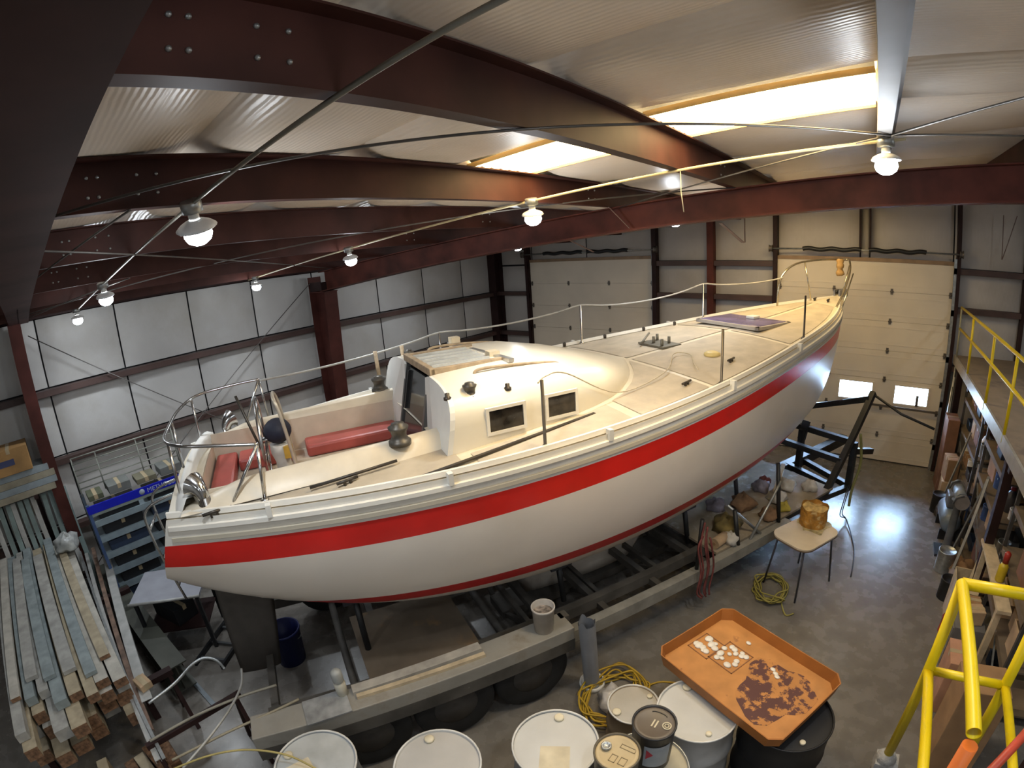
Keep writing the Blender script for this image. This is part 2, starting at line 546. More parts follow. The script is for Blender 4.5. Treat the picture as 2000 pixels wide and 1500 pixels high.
# ---- steel frames: tapered column and rafter each
def steel_frame(yc, hw, bottom, label, colhw=None, colc=None, braces=(), rm=None):
    t = thing('steel_frame', label, None, (0, 0, 0), kind='structure')
    xs = [-7.9, -6.5, -5.1, -3.66, -2.0, -.8, .2, 1.3, 3.0, XR]
    rows = [(x, bottom(x), roof(x) - .215) for x in xs]
    mb = MB()
    for (x0, b0, t0), (x1, b1, t1) in zip(rows[:-1], rows[1:]):
        for (ya, yb, f) in ((yc - hw, yc + hw, 0), (yc - .008, yc + .008, 1), (yc - hw, yc + hw, 2)):
            za0, zb0 = ((b0, b0 + .014), (b0 + .014, t0 - .012), (t0 - .012, t0))[f]
            za1, zb1 = ((b1, b1 + .014), (b1 + .014, t1 - .012), (t1 - .012, t1))[f]
            mb.add([(x0, ya, za0), (x0, yb, za0), (x0, yb, zb0), (x0, ya, zb0), (x1, ya, za1), (x1, yb, za1), (x1, yb, zb1), (x1, ya, zb1)],
                   [(0, 1, 2, 3), (7, 6, 5, 4), (0, 4, 5, 1), (1, 5, 6, 2), (2, 6, 7, 3), (3, 7, 4, 0)])
    mb.build('rafter', rm or M_STEEL, t)
    cc = yc if colc is None else colc
    ch = hw if colhw is None else colhw
    zt = bottom(-7.9)
    mb = MB()
    def slab(y0, y1, xb0, xb1, xt0, xt1, z0, z1):
        mb.add([(xb0, y0, z0), (xb1, y0, z0), (xb1, y1, z0), (xb0, y1, z0), (xt0, y0, z1), (xt1, y0, z1), (xt1, y1, z1), (xt0, y1, z1)],
               [(0, 3, 2, 1), (4, 5, 6, 7), (0, 1, 5, 4), (1, 2, 6, 5), (2, 3, 7, 6), (3, 0, 4, 7)])
    xi0, xi1 = -7.98, -7.78
    slab(cc - ch, cc + ch, xi0 - .014, xi0, xi1 - .014, xi1, 0, zt)
    slab(cc - .008, cc + .008, XW + .22, xi0 - .01, XW + .22, xi1 - .01, 0, zt)
    slab(cc - ch, cc + ch, XW + .205, XW + .22, XW + .205, XW + .22, 0, roof(XW) - .25)
    mb.box((XW + .21, cc - ch, zt - .02), (-7.76, cc + ch, zt))
    mb.build('column', mat('dark maroon column', (.075, .022, .017), rough=.6, var=.2, scale=3, spec=.22), t)
    mb = MB()
    for dx in (-.5, -.12):
        mb.box((-7.78 + dx, cc - ch * .9, zt - .008), (-7.775 + dx + .02, cc + ch * .9, zt + .16))
    mb.build('knee_stiffener', M_STEELD, t)
    for (a, b) in braces:
        MB().bar(a, b, .04, .006).build('flange_brace', mat('brace angle', (.16, .10, .085), rough=.5), t)
    return t
B1 = lerp_table([(-8.5, 3.92), (-7.8, 3.96), (-2.06, 4.27), (-.55, 4.335), (XR, 4.62)])
B2 = lerp_table([(-8.5, 3.50), (-7.6, 3.60), (-5.09, 3.873), (-3.66, 4.01), (-2.08, 4.139), (.2, 4.30), (1.3, 4.365), (XR, 4.62)])
steel_frame(.03, .128, B1, 'near maroon steel frame, its rafter passing overhead at the left edge', .085, -.035, rm=mat('brownish near steel', (.058, .027, .025), rough=.65, var=.2, scale=3, spec=.2))  # near rafter in a darker, browner tone than the other frame
steel_frame(4.83, .13, B2, 'maroon steel frame across the middle of the shop above the boat', .13, 4.83,
            braces=[((-2.42, 4.62, 4.42), (-2.20, 4.72, 4.15)), ((-1.36, 4.98, 4.17), (-1.22, 5.3, 3.98)), ((-1.20, 5.3, 3.98), (-1.20, 5.3, 4.22)),
                    ((-3.06, 4.98, 4.07), (-2.91, 5.25, 3.92)), ((2.42, 9.7, 4.5), (2.2, 9.7, 3.8)), ((2.2, 9.72, 4.5), (2.2, 9.72, 3.8))])
cc = MB()
cc.box((XW + .05, YE - .36, 0), (XW + .28, YE - .34, roof(XW) - .05)).box((XW + .15, YE - .34, 0), (XW + .165, YE - .06, roof(XW) - .05)).box((XW + .05, YE - .06, 0), (XW + .28, YE - .04, roof(XW) - .05))
tag(cc.build('corner_column', M_STEELD), 'dark steel column in the far corner of the walls', None, kind='structure')

# ---- sectional doors
hinge_mesh = MB().box((-.022, -.012, -.05), (.022, 0, .05)).cyl((-.03, -.014, 0), (.03, -.014, 0), .012, 8).mesh('hinge')
hinge_mesh.materials.append(M_HINGE)
M_PANE = bpy.data.materials.new('window pane')
M_PANE.use_nodes = True
def _pane():
    nt = M_PANE.node_tree; N = nt.nodes
    N.remove(N['Principled BSDF'])
    t = N.new('ShaderNodeBsdfTransparent'); g = N.new('ShaderNodeBsdfGlossy'); g.inputs['Roughness'].default_value = .05
    t.inputs['Color'].default_value = (.92, .95, .97, 1)
    fr = N.new('ShaderNodeFresnel'); mx = N.new('ShaderNodeMixShader')
    nt.links.new(fr.outputs[0], mx.inputs[0]); nt.links.new(t.outputs[0], mx.inputs[1]); nt.links.new(g.outputs[0], mx.inputs[2])
    nt.links.new(mx.outputs[0], N['Material Output'].inputs['Surface'])
_pane()
def sectional_door(idx, x0, x1, hx, wins, label, yd=YE - .10):
    d = thing('door_%d' % idx, label, None, (0, 0, 0), kind='structure')
    H = .522
    for k in range(7):
        z0, z1 = k * H + .002, (k + 1) * H - .002
        mb = MB()
        if k == 2 and wins:
            xs = [x0] + [v for w in wins for v in w] + [x1]
            mb.box((x0, yd, z0), (x1, yd + .045, z0 + .11)).box((x0, yd, z1 - .09), (x1, yd + .045, z1))
            for a, b in zip(xs[0::2], xs[1::2]):
                mb.box((a, yd, z0 + .11), (b, yd + .045, z1 - .09))
        else:
            mb.box((x0, yd, z0), (x1, yd + .045, z1))
            mb.box((x0, yd - .004, z0 + .10), (x1, yd, z0 + .11)).box((x0, yd - .004, z1 - .11), (x1, yd, z1 - .10))
        if k < 6: mb.box((x0, yd + .02, z1), (x1, yd + .04, z1 + .004))
        p = mb.build('door_panel', M_DOOR, d)
        if k == 2:
            for a, b in wins:
                f = MB()
                f.box((a - .03, yd - .012, z0 + .08), (b + .03, yd, z0 + .11)).box((a - .03, yd - .012, z1 - .09), (b + .03, yd, z1 - .06))
                f.box((a - .03, yd - .012, z0 + .11), (a, yd, z1 - .09)).box((b, yd - .012, z0 + .11), (b + .03, yd, z1 - .09))
                f.build('window_frame', M_DOOR, p)
                box('pane', (a, yd + .018, z0 + .11), (b, yd + .024, z1 - .09), M_PANE, p)
        if k > 0:
            for x in hx:
                share(hinge_mesh, 'hinge', p, (x, yd, z0))
    for x, s in ((x0, -1), (x1, 1)):
        mb = MB()
        mb.box((x - .01 + (.0 if s > 0 else -.05), yd - .10, 0), (x + .05 + (.02 if s > 0 else -.04), yd - .09, 3.75))
        mb.box((x + s * .045 - .006, yd - .10, 0), (x + s * .045 + .006, yd + .05, 3.75))
        for z in (.4, 1.2, 2.0, 2.8, 3.5):
            mb.box((x + s * .02 - .03, yd - .1, z), (x + s * .02 + .03, yd - .07, z + .1))
        mb.build('door_track', M_GALV if s > 0 else M_STEELD, d)
    sh = MB()
    sh.cyl((x0 - .12, yd - .14, 3.83), (x1 + .12, yd - .14, 3.83), .014, 8)
    sh.build('torsion_shaft', M_GALV, d)
    xm = (x0 + x1) / 2
    for a, b in ((xm - 1.08, xm - .05), (xm + .08, xm + 1.06)):
        n = 120
        pts = [(a + (b - a) * i / n, yd - .14, 3.83 + .012 * math.sin(i * .13)) for i in range(n + 1)]
        MB().tube(pts, [.036 + .005 * (i % 2) for i in range(n + 1)], 10).build('torsion_spring', M_BLACK, d)
    for x in (x0 - .1, x1 + .1):
        MB().lathe([(.02, -.03), (.07, -.03), (.055, -.02), (.055, .02), (.07, .03), (.02, .03)], 16,
                   Matrix.Translation((x, yd - .14, 3.83)) @ Matrix.Rotation(math.pi / 2, 4, 'Y')).build('cable_drum', M_HINGE, d)
    box('door_header', (x0 - .05, yd - .012, 3.635), (x1 + .05, YE + .06, 3.70), mat('brown header', (.30, .20, .12), rough=.6), d)
    for xa, xb in ((x0 - .06, x0 + .012), (x1 - .012, x1 + .06)):  # seals added behind the door edges to block leaking daylight
        box('jamb_light_seal', (xa, yd + .046, 0), (xb, YE + .06, 3.66), M_RUBBER, d)
    box('bottom_seal', (x0, yd - .002, .0), (x1, yd + .02, .02), M_RUBBER, d)
    return d
d1 = sectional_door(1, DR[1][0], DR[1][1], (-1.62 + .02, -.61, .41, 1.43), [(-1.40, -.80), (-.39, .21), (.63, 1.23)], 'cream roll-up sectional door with a row of bright windows behind the bow')
d2 = sectional_door(2, DR[0][0], DR[0][1], (-7.28, -6.25, -5.21, -4.2), [], 'grey-cream roll-up sectional door in the far left of the gable wall')
MB().bar((.16, YE - .17, 1.10), (1.42, YE - .17, 1.08), .03, .035).build('lock_bar', M_HINGE, d1)
box('handle', (1.02, YE - .14, 1.14), (1.07, YE - .11, 1.34), M_HINGE, d1)
# ================================================================== LAMPS on two conduit runs
M_BULB = emit('lit bulb face', (.86, .94, 1.0), 30.0)
M_BOWL = mat('white enamel reflector', (.75, .76, .78), rough=.3)
def conduit(y, x0, x1, label, m):
    t = tag(MB().tube([(x0, y, roof(x0) - .225), (x1, y, roof(x1) - .225)], .0085, 8).build('conduit', m), label, 'conduit')
    return t
M_COND = mat('painted conduit', (.20, .19, .16), rough=.4, metal=.4)
conduit(.78, -7.7, 1.6, 'thin steel conduit carrying the lamps nearest the camera', M_COND)
conduit(3.2, -7.4, .2, 'yellowish conduit carrying the lamps beside the skylights', mat('cream conduit', (.55, .47, .28), rough=.45))
def lamp(x, y, label, tilt=(0, 0), r=.085):
    z = roof(x) - .225
    t = thing('pendant_lamp', label, 'lamp', (x, y, z), group='bulb lamps under the roof')
    t.rotation_euler = (tilt[0], tilt[1], 0)
    mb = MB().lathe([(.045, .02), (.05, .015), (.05, -.03), (.03, -.035)], 12)
    mb.build('junction_box', M_GALV, t)
    MB().lathe([(.022, -.03), (.026, -.05), (.024, -.075)], 12).build('socket', M_WHITE, t)
    MB().lathe([(.026, -.066), (.05, -.075), (.075, -.088), (r, -.105), (r - .003, -.107), (.072, -.092), (.045, -.08)], 20, cap0=False, cap1=False).build('reflector', M_BOWL, t)
    MB().lathe([(.0, -.185), (.03, -.182), (.055, -.165), (.066, -.14), (.06, -.115), (.04, -.092), (.03, -.08)], 20, cap0=False, cap1=False).build('bulb', M_BULB, t)
    l = bpy.data.lights.new('lamp_light', 'SPOT')
    l.spot_size = math.radians(150)
    l.spot_blend = 1.0
    l.energy = LAMP_W
    l.color = (.86, .93, 1.0)
    l.shadow_soft_size = .07
    lo = bpy.data.objects.new('lamp_light', l)
    COL.objects.link(lo)
    lo.parent = t
    lo.location = (0, 0, -.2)
    g = bpy.data.lights.new('lamp_glow', 'POINT')
    g.energy = LAMP_UP
    g.color = (.90, .95, 1.0)
    g.shadow_soft_size = .08
    go = bpy.data.objects.new('lamp_glow', g)
    COL.objects.link(go)
    go.parent = t
    go.location = (0, 0, -.24)
    return t
lamp(-2.33, .78, 'biggest glowing bulb lamp, hanging on the conduit nearest the camera', (.25, .35), .095)
lamp(-5.05, .78, 'bright round bulb lamp, second on the near conduit', (.1, .2))
lamp(-7.45, .76, 'small bulb lamp at the wall end of the near conduit')
lamp(-2.28, 3.2, 'bulb lamp hanging just under the smaller skylight', (.2, .1))
lamp(-4.70, 3.2, 'bulb lamp below the middle steel rafter, second from the skylight', (.2, .1))
lamp(-7.15, 3.2, 'tiny bulb lamp at the wall end of the conduit beside the skylights')
lamp(.09, 3.2, 'bulb lamp hanging from the upright roof purlin beyond the larger skylight')
lamp(.35, .78, 'bulb lamp right above the camera position')
for (x, y, lab) in ((-2.4, -1.6, 'added fill lamp behind the camera, middle of the row'),  # lamps added out of view to lift the overall brightness
                    (.4, -1.6, 'added fill lamp directly behind the camera'), (2.6, .8, 'added fill lamp over the near end of the mezzanine'), (2.6, -1.6, 'added fill lamp behind the camera toward the mezzanine'),
                    (-2.4, -4.0, 'added fill lamp in the middle of the back row'), (.4, -4.0, 'added fill lamp at the mezzanine end of the back row'),
                    (-2.3, 6.3, 'added fill lamp of the far bay hidden behind the rafter'), (-4.8, 6.3, 'added fill lamp of the far bay, second from the middle, hidden behind the rafter'), (-7.0, 6.3, 'added fill lamp of the far bay at its wall end, hidden behind the rafter'),
                    (2.9, 4.0, 'added fill lamp above the mezzanine floor'), (2.9, 7.0, 'added fill lamp above the far end of the mezzanine')):
    lamp(x, y, lab)
# ================================================================== THE SAILBOAT
BOAT_LOC = (-4.35544, 0.94731, 0.0)
BOAT_RZ = math.atan2(0.90351606, 0.42855423)
LB = 9.15
boat = thing('sailboat', 'white fibreglass sailboat with red sheer stripe standing on a trailer', 'sailboat', BOAT_LOC, BOAT_RZ)
M_HULL = mat('white gelcoat hull', (.88, .81, .72), rough=.28, var=.03, scale=1.2, dirt=(.80, .72, .62), dirt_scale=.8, dirt_lo=.5, dirt_hi=.8)
M_RED = mat('red stripe paint', (.74, .020, .015), rough=.28, var=.10, scale=2)
M_BOOT = mat('dark red boot stripe', (.52, .014, .016), rough=.35, var=.08)
M_BOTTOM = mat('shaded hull cream', (.60, .56, .50), rough=.7, var=.1, scale=3)  # hull colour with the underside's shade painted in; the keel shares it
M_DECK = mat('cream gelcoat deck', (.66, .59, .46), rough=.4, var=.04, scale=2, dirt=(.50, .42, .30), dirt_scale=1.6, dirt_lo=.5, dirt_hi=.8)
M_NONSKID = mat('dusty non-skid', (.47, .405, .31), rough=.75, var=.08, scale=5, dirt=(.37, .32, .26), dirt_scale=3.0, dirt_lo=.5, dirt_hi=.75, bump=.15, bscale=160)
M_TRIMW = mat('white moulding', (.78, .75, .68), rough=.35, var=.03)
M_ACRYL = mat('tinted acrylic', (.035, .036, .036), rough=.12, var=.2, spec=.6)
M_GLASSD = mat('dark cabin glass', (.030, .024, .018), rough=.12, var=.4, scale=9)
M_ALU = mat('aluminium', (.55, .54, .51), rough=.35, metal=.8, var=.06)
M_TEAK = mat('grey teak', (.36, .27, .17), rough=.7, var=.18, scale=14)
M_DARKM = mat('dark bronze fitting', (.07, .06, .05), rough=.4, metal=.6)
M_ROPE = mat('pale rope', (.52, .46, .35), rough=.85, var=.1, scale=40)

_b = spline([0, 1.83, 4.1175, 6.405, 8.052, 9.15], [.823, 1.31, 1.407, 1.045, .58, .02])
def bh(s): return max(_b(s), .012)
def hh(s):
    t = s / LB
    return 2.492 * (1 - t) * (1 - 2 * t) + 2.699 * 4 * t * (1 - t) + 3.082 * t * (2 * t - 1)
_zk = spline([0, .4, 1, 2, 3.5, 5, 6.3, 7.3, 8.0, 8.4, 8.75, 9.0, 9.15], [1.78, 1.53, 1.25, 1.03, .93, .97, 1.09, 1.26, 1.44, 1.78, 2.30, 2.78, 3.03])
def nexp(s): return 3.1 if s < 6.8 else 3.1 - 1.5 * (s - 6.8) / (LB - 6.8)
def hull_y(s, z):
    zk = _zk(s); h = hh(s)
    t = min(max((z - zk) / max(h - zk, 1e-4), 0), 1)
    return bh(s) * (1 - (1 - t) ** 2) ** (1 / nexp(s))
def hull_pt(s, z, side):
    zk = _zk(s)
    z = max(z, zk)
    y = hull_y(s, z)
    k = max(0, 1 - s / 1.3)
    return (s - .27 * k * k * (hh(s) - z) / .72, side * y, z)
ST = [LB * (i / 64) for i in range(65)]
ST[-1] = LB - .004
def red_top(s): return hh(s) - .205
def red_bot(s): return hh(s) - .205 - (.205 - .03 * s / LB)
ZB1, ZB0 = 1.505, 1.365
def band(name, m, levels):
    """hull strakes between level functions, both sides"""
    mb = MB()
    for side in (-1, 1):
        rows = [[hull_pt(s, f(s), side) for s in ST] for f in levels]
        if side < 0:
            rows = rows[::-1]
        mb.grid(rows)
    o = mb.build(name, m, boat)
    return o
def lv(f0, f1, n): return [(lambda s, k=k: f0(s) + (f1(s) - f0(s)) * k / n) for k in range(n + 1)]
band('sheer_strake', M_TRIMW, lv(hh, red_top, 3))
band('sheer_stripe', M_RED, lv(red_top, red_bot, 3))['label'] = 'broad red stripe along the topsides'
hull = band('hull', M_HULL, lv(red_bot, lambda s: max(ZB1, _zk(s)), 12))
band('boot_stripe', M_BOOT, lv(lambda s: ZB1, lambda s: ZB0, 2))
band('hull_bottom', M_BOTTOM, [(lambda s, k=k: max(_zk(s), _zk(s) + (ZB0 - _zk(s)) * (1 - (k / 12)) ** 1.8)) for k in range(13)])
mb = MB()
zs = [hh(0) - (hh(0) - _zk(0)) * k / 14 for k in range(15)]
mb.grid([[hull_pt(0, z, -1), (hull_pt(0, z, 1)[0] - .03, 0, z), hull_pt(0, z, 1)] for z in zs])
mb.build('transom', M_TRIMW, boat)
# keel and rudder
def foil(prof, th, name, m):
    """prof: list of (z, s0, s1) from top down"""
    mb = MB()
    rows = []
    for (z, a, b) in prof:
        c = b - a
        row = []
        for k in range(13):
            t = k / 12
            w = th * c * (2.6 * math.sqrt(t) * (1 - t) ** .9)
            row.append((b - t * c, w, z))
        for k in range(11, 0, -1):
            t = k / 12
            row.append((b - t * c, -th * c * (2.6 * math.sqrt(t) * (1 - t) ** .9), z))
        rows.append(row)
    mb.grid(rows, closed=True)
    n = len(rows[0]); o = len(mb.v) - n
    mb.f.append(tuple(range(o, o + n))); mb.sm.append(False)
    return mb.build(name, m, boat)
foil([(1.05, 2.9, 5.1), (.7, 2.95, 4.95), (.4, 3.0, 4.75), (.24, 3.05, 4.62)], .06, 'keel', M_BOTTOM)
foil([(1.62, -.02, .5), (1.3, -.03, .5), (.8, -.06, .42), (.34, -.08, .33)], .06, 'rudder', mat('dark antifouling', (.085, .075, .065), rough=.7))
# deck
CK0, CK1, CKW = .22, 2.06, .68            # cockpit opening
def dz(s, y): return hh(s) - .015 + .055 * max(0, 1 - (y / max(bh(s), .05)) ** 2)
dk = MB()
ss = [LB * i / 60 for i in range(61)]; ss[-1] = LB - .01
ss = sorted(set([round(v, 4) for v in ss] + [CK0, CK1]))
fr = [0, .12, .25, .4, .55, .7, .85, 1]
for s0, s1 in zip(ss[:-1], ss[1:]):
    in_ck = CK0 - 1e-6 <= s0 and s1 <= CK1 + 1e-6
    if in_ck:
        for side in (-1, 1):
            rows = []
            for s in (s0, s1):
                rows.append([(s, side * (CKW + (bh(s) - CKW) * f), dz(s, CKW + (bh(s) - CKW) * f)) for f in fr])
            if side > 0: rows = rows[::-1]
            dk.grid(rows[::-1] if side > 0 else rows)
    else:
        rows = []
        for s in (s0, s1):
            b = bh(s)
            ys_ = sorted([-b * f for f in fr] + [b * f for f in fr[1:]])
            rows.append([(s, y, dz(s, y)) for y in ys_])
        dk.grid(rows)
dk.build('deck', M_DECK, boat)
# toe rails, rub rails
def sweep(name, m, prof, s0=0.0, s1=LB - .03, n=70, sides=(-1, 1)):
    """prof: list of (offset outward from sheer, dz)"""
    mb = MB()
    for side in sides:
        rows = []
        for i in range(n + 1):
            s = s0 + (s1 - s0) * i / n
            rows.append([(s, side * max(bh(s) + o, .003), hh(s) + z) for o, z in prof])
        mb.grid(rows if side < 0 else rows[::-1], closed=True, smooth=False)
    return mb.build(name, m, boat)
sweep('toe_rail', M_TRIMW, [(-.07, .0), (-.06, .035), (-.035, .035), (-.025, .0)])
sweep('rub_rail', M_TRIMW, [(-.01, -.045), (.022, -.05), (.025, -.08), (-.01, -.088)])
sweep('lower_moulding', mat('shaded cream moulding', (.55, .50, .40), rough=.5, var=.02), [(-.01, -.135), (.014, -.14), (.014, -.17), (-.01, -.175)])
for s in (.74, 1.94, 3.19, 4.7, 6.2):
    for side in (-1, 1):
        y = side * (bh(s) - .02)
        box('scupper', (s - .018, min(y, y + side * .052), hh(s) - .05), (s + .018, max(y, y + side * .052), hh(s) + .038), M_WHITE, boat)
# non-skid panels let into the deck
def deck_patch(name, m, s0, s1, y0f, y1f, ns=16, nyy=5, up=.006):
    mb = MB()
    rows = []
    for i in range(ns + 1):
        s = s0 + (s1 - s0) * i / ns
        a, b = y0f(s), y1f(s)
        rows.append([(s, a + (b - a) * j / nyy, dz(s, a + (b - a) * j / nyy) + up) for j in range(nyy + 1)])
    mb.grid(rows)
    return mb.build(name, m, boat)
def trunk_w(s):
    return float(np.interp(s, [2.05, 3.1, 3.5, 3.8, 4.05, 4.25, 4.40, 4.48], [1.02, .97, .90, .78, .60, .40, .18, .02]))
def trunk_h(s):
    return float(np.interp(s, [2.05, 2.6, 3.2, 3.6, 3.95, 4.2, 4.35, 4.48], [.44, .44, .41, .31, .19, .09, .04, .0]))
for side in (-1, 1):
    deck_patch('nonskid_panel', M_NONSKID, 2.2, 3.52, lambda s: side * (trunk_w(s) + .06), lambda s: side * (bh(s) - .12))
    deck_patch('nonskid_panel', M_NONSKID, .6, 2.1, lambda s: side * (CKW + .16), lambda s: side * (bh(s) - .12))
    deck_patch('nonskid_panel', M_NONSKID, 4.56, 6.15, lambda s: side * .04, lambda s: side * (bh(s) - .13))
    deck_patch('nonskid_panel', M_NONSKID, 3.62, 4.50, lambda s: side * (trunk_w(s) + .06), lambda s: side * (bh(s) - .13))
    deck_patch('nonskid_panel', M_NONSKID, 6.22, 8.3, lambda s: side * .04, lambda s: side * max(.08, bh(s) - .14))
# cabin trunk
tk = MB()
rows = []
sts = [2.06, 2.15, 2.4, 2.7, 3.0, 3.2, 3.4, 3.6, 3.8, 3.95, 4.08, 4.2, 4.3, 4.38, 4.44, 4.48]
for s in sts:
    w, H = trunk_w(s), trunk_h(s)
    e = float(np.interp(s, [2.05, 3.0, 4.2], [.42, .52, .9]))
    row = []
    for k in range(25):
        th = math.pi * k / 24
        c, sn = math.cos(th), math.sin(th)
        y = w * math.copysign(abs(c) ** e, c)
        z = dz(s, w) - .02 + (H + .06) * abs(sn) ** e
        lean = .21 * max(0, z - dz(s, w)) * max(0, 1 - (s - 2.06) / .8)
        row.append((s + lean, y, z))
    rows.append(row)
tk.grid(rows)
M_TRUNK = mat('cabin gelcoat', (.74, .69, .58), rough=.25, var=.03, scale=1.5)
trunk = tk.build('cabin_trunk', M_TRUNK, boat)
# aft bulkhead of the cabin with the companionway opening
bk = MB()
sec = [p for p in rows[0]]
op = .33
prof = [p for p in sec if p[1] > op]
top_z = max(p[2] for p in sec)
for side in (1, -1):
    poly = [(p[1] * side, p[2]) for p in sec if p[1] >= op - 1e-6] + [(op * side, top_z - .03), (op * side, 1.95), (CKW * side, 1.95), (CKW * side, dz(2.06, CKW))]
    n = len(poly)
    ln = lambda z: .21 * max(0, z - 2.54)
    vs = [(2.03 + ln(z), y, z) for y, z in poly] + [(2.07 + ln(z), y, z) for y, z in poly]
    fs = [tuple(range(n)), tuple(range(n, 2 * n))[::-1]] + [(i, (i + 1) % n, n + (i + 1) % n, n + i) for i in range(n)]
    bk.add(vs, fs)
bk.box((2.03, -op, 1.95), (2.07, op, 2.25))
bk.build('cabin_bulkhead', M_WHITE, boat)
def leaned(lo, hi, k=.23, zr=2.26):
    mb_ = MB().box(lo, hi)
    mb_.v = [(x + k * max(0, z - zr), y, z) for x, y, z in mb_.v]
    return mb_
wash = MB()
for z0, z1 in ((2.26, 2.58), (2.59, 3.0)):
    q_ = leaned((1.995, -op - .02, z0), (2.012, op + .02, z1))
    wash.add(q_.v, q_.f)
wb_ = wash.build('washboard', M_ACRYL, boat)
for y in (-op - .01, op + .01):
    leaned((1.975, y - .022, 2.24), (2.02, y + .022, 3.03)).build('washboard_channel', mat('dark anodised rail', (.12, .12, .12), rough=.4, metal=.5), boat)
leaned((1.97, .22, 2.62), (1.995, .245, 2.98)).build('washboard_grab', M_BLACK, wb_)
# cabin windows
for (a, b) in ((2.40, 2.69), (2.93, 3.19)):
    for side in (-1, 1):
        y0 = side * (trunk_w((a + b) / 2) - .005)
        z0, z1 = 2.675, 2.845
        f = MB()
        d = side * .022
        lo, hi = min(y0, y0 + d), max(y0, y0 + d)
        f.box((a - .025, lo, z0 - .025), (b + .025, hi, z0)).box((a - .025, lo, z1), (b + .025, hi, z1 + .025)).box((a - .025, lo, z0), (a, hi, z1)).box((b, lo, z0), (b + .025, hi, z1))
        fo = f.build('cabin_window', M_TRIMW, boat)
        box('pane', (a, min(y0, y0 + side * .012), z0), (b, max(y0, y0 + side * .012), z1), M_GLASSD, fo)
# sliding hatch, its rails, traveller
tz = top_z - .0
hs = MB()
hs.box((2.20, -.36, tz), (2.76, .36, tz + .035))
sl = hs.build('sliding_hatch', mat('grey translucent hatch', (.34, .35, .34), rough=.3, var=.1, scale=4), boat, .008)
for k in range(5):
    y = -.28 + k * .14
    box('hatch_rib', (2.21, y - .012, tz + .035), (2.75, y + .012, tz + .05), mat('hatch rib', (.46, .46, .43), rough=.4), sl)
for y in (-.40, .40):
    box('hatch_rail', (2.16, y - .02, tz - .03), (2.86, y + .02, tz + .05), M_TEAK, boat, .006)
box('hatch_stop', (2.15, -.42, tz - .01), (2.20, .42, tz + .055), M_TEAK, boat, .006)
tv = MB().bar((2.84, -.55, tz + .04), (2.80, .92, tz - .01), .05, .035)
tvo = tv.build('traveller_track', M_ALU, boat)
for y in (-.2, .80):
    MB().box((2.77, y - .05, tz - .05), (2.87, y + .05, tz + .075)).build('traveller_car', mat('traveller end', (.62, .52, .36), rough=.5), tvo)
for (a, b) in (((2.46, .62, tz + .03), (3.25, .66, tz - .02)), ((2.46, -.62, tz + .03), (3.25, -.66, tz - .02))):
    mb = MB().tube(smooth_path([(a[0], a[1], a[2] - .05), (a[0] + .05, a[1], a[2]), ((a[0] + b[0]) / 2, (a[1] + b[1]) / 2, (a[2] + b[2]) / 2 + .015), (b[0] - .05, b[1], b[2]), (b[0], b[1], b[2] - .05)], 5), .013, 8)
    mb.build('grab_rail', M_TEAK, boat)
# cockpit well
ck = MB()
ck.box((CK0, -CKW, 1.93), (CK1, CKW, 1.95))                                  # sole
for side in (-1, 1):
    y0, y1 = side * .36, side * CKW
    ck.box((CK0, min(y0, y1), 1.95), (CK1, max(y0, y1), 2.28))               # seats
    yw = side * CKW
    ck.box((CK0, min(yw, yw + side * .02), 2.2), (CK1, max(yw, yw + side * .02), 2.60))
ck.box((CK0 - .02, -CKW, 1.95), (CK0, CKW, hh(CK0) + .02)).box((CK0, -.36, 1.95), (.45, .36, 2.28))
ck.build('cockpit_well', mat('cockpit cream', (.64, .56, .45), rough=.45, var=.05), boat)
cm = MB()
for side in (-1, 1):
    rows = []
    for i in range(15):
        s = CK0 - .1 + (CK1 - CK0 + .14) * i / 14
        e = min(1, (i + .6) / 4)
        rows.append([(s, side * (CKW - .0), hh(s) - .05), (s, side * (CKW + .005), hh(s) + .13 * e), (s, side * (CKW + .05), hh(s) + .145 * e), (s, side * (CKW + .13), hh(s) + .12 * e), (s, side * (CKW + .20), hh(s) + .02)])
    cm.grid(rows if side > 0 else rows[::-1])
cm.build('cockpit_coaming', mat('coaming cream', (.68, .60, .47), rough=.4, var=.05), boat)
ac = MB()
rows = []
for i in range(13):
    an = math.pi * i / 12
    y = (CKW + .12) * math.cos(an)
    s0 = CK0 - .06 - .10 * math.sin(an)
    rows.append([(s0 + .10, y * .93, hh(.3) - .02), (s0 + .08, y * .95, hh(.3) + .10), (s0 + .02, y, hh(.3) + .11), (s0 - .05, y * 1.05, hh(.3) + .0)])
ac.grid(rows)
ac.build('stern_coaming', M_WHITE, boat)
# winches, cleats, fittings
winch = MB().lathe([(.085, 0), (.085, .03), (.07, .04), (.055, .07), (.06, .10), (.075, .125), (.078, .14), (.05, .15), (.05, .165), (.0, .17)], 20, cap1=False).mesh('winch')
winch.materials.append(mat('weathered winch bronze', (.11, .10, .085), rough=.45, metal=.6, var=.2, scale=15))
for s, y, z, k in ((1.75, -.80, hh(1.75) + .12, 1.0), (1.95, .80, hh(1.95) + .12, 1.0), (2.32, -.86, dz(2.3, 1) + .35, .72), (2.32, .86, dz(2.3, 1) + .35, .72)):
    o = share(winch, 'winch', boat, (s, y, z))
    o.scale = (k, k, k)
mb = MB()
for (s, y, z) in ((2.13, -.88, 2.96), (2.62, -.9, 2.95)):
    mb = MB().lathe([(.03, 0), (.03, .02), (.018, .025), (.018, .05), (.0, .055)], 12, Matrix.Translation((s, y, z)), cap1=False)
    mb.build('fairlead', M_DARKM, boat)
cleat = MB().cyl((-.08, 0, .035), (.08, 0, .035), .012, 8).box((-.03, -.012, 0), (-.015, .012, .035)).box((.015, -.012, 0), (.03, .012, .035)).mesh('cleat')
cleat.materials.append(M_DARKM)
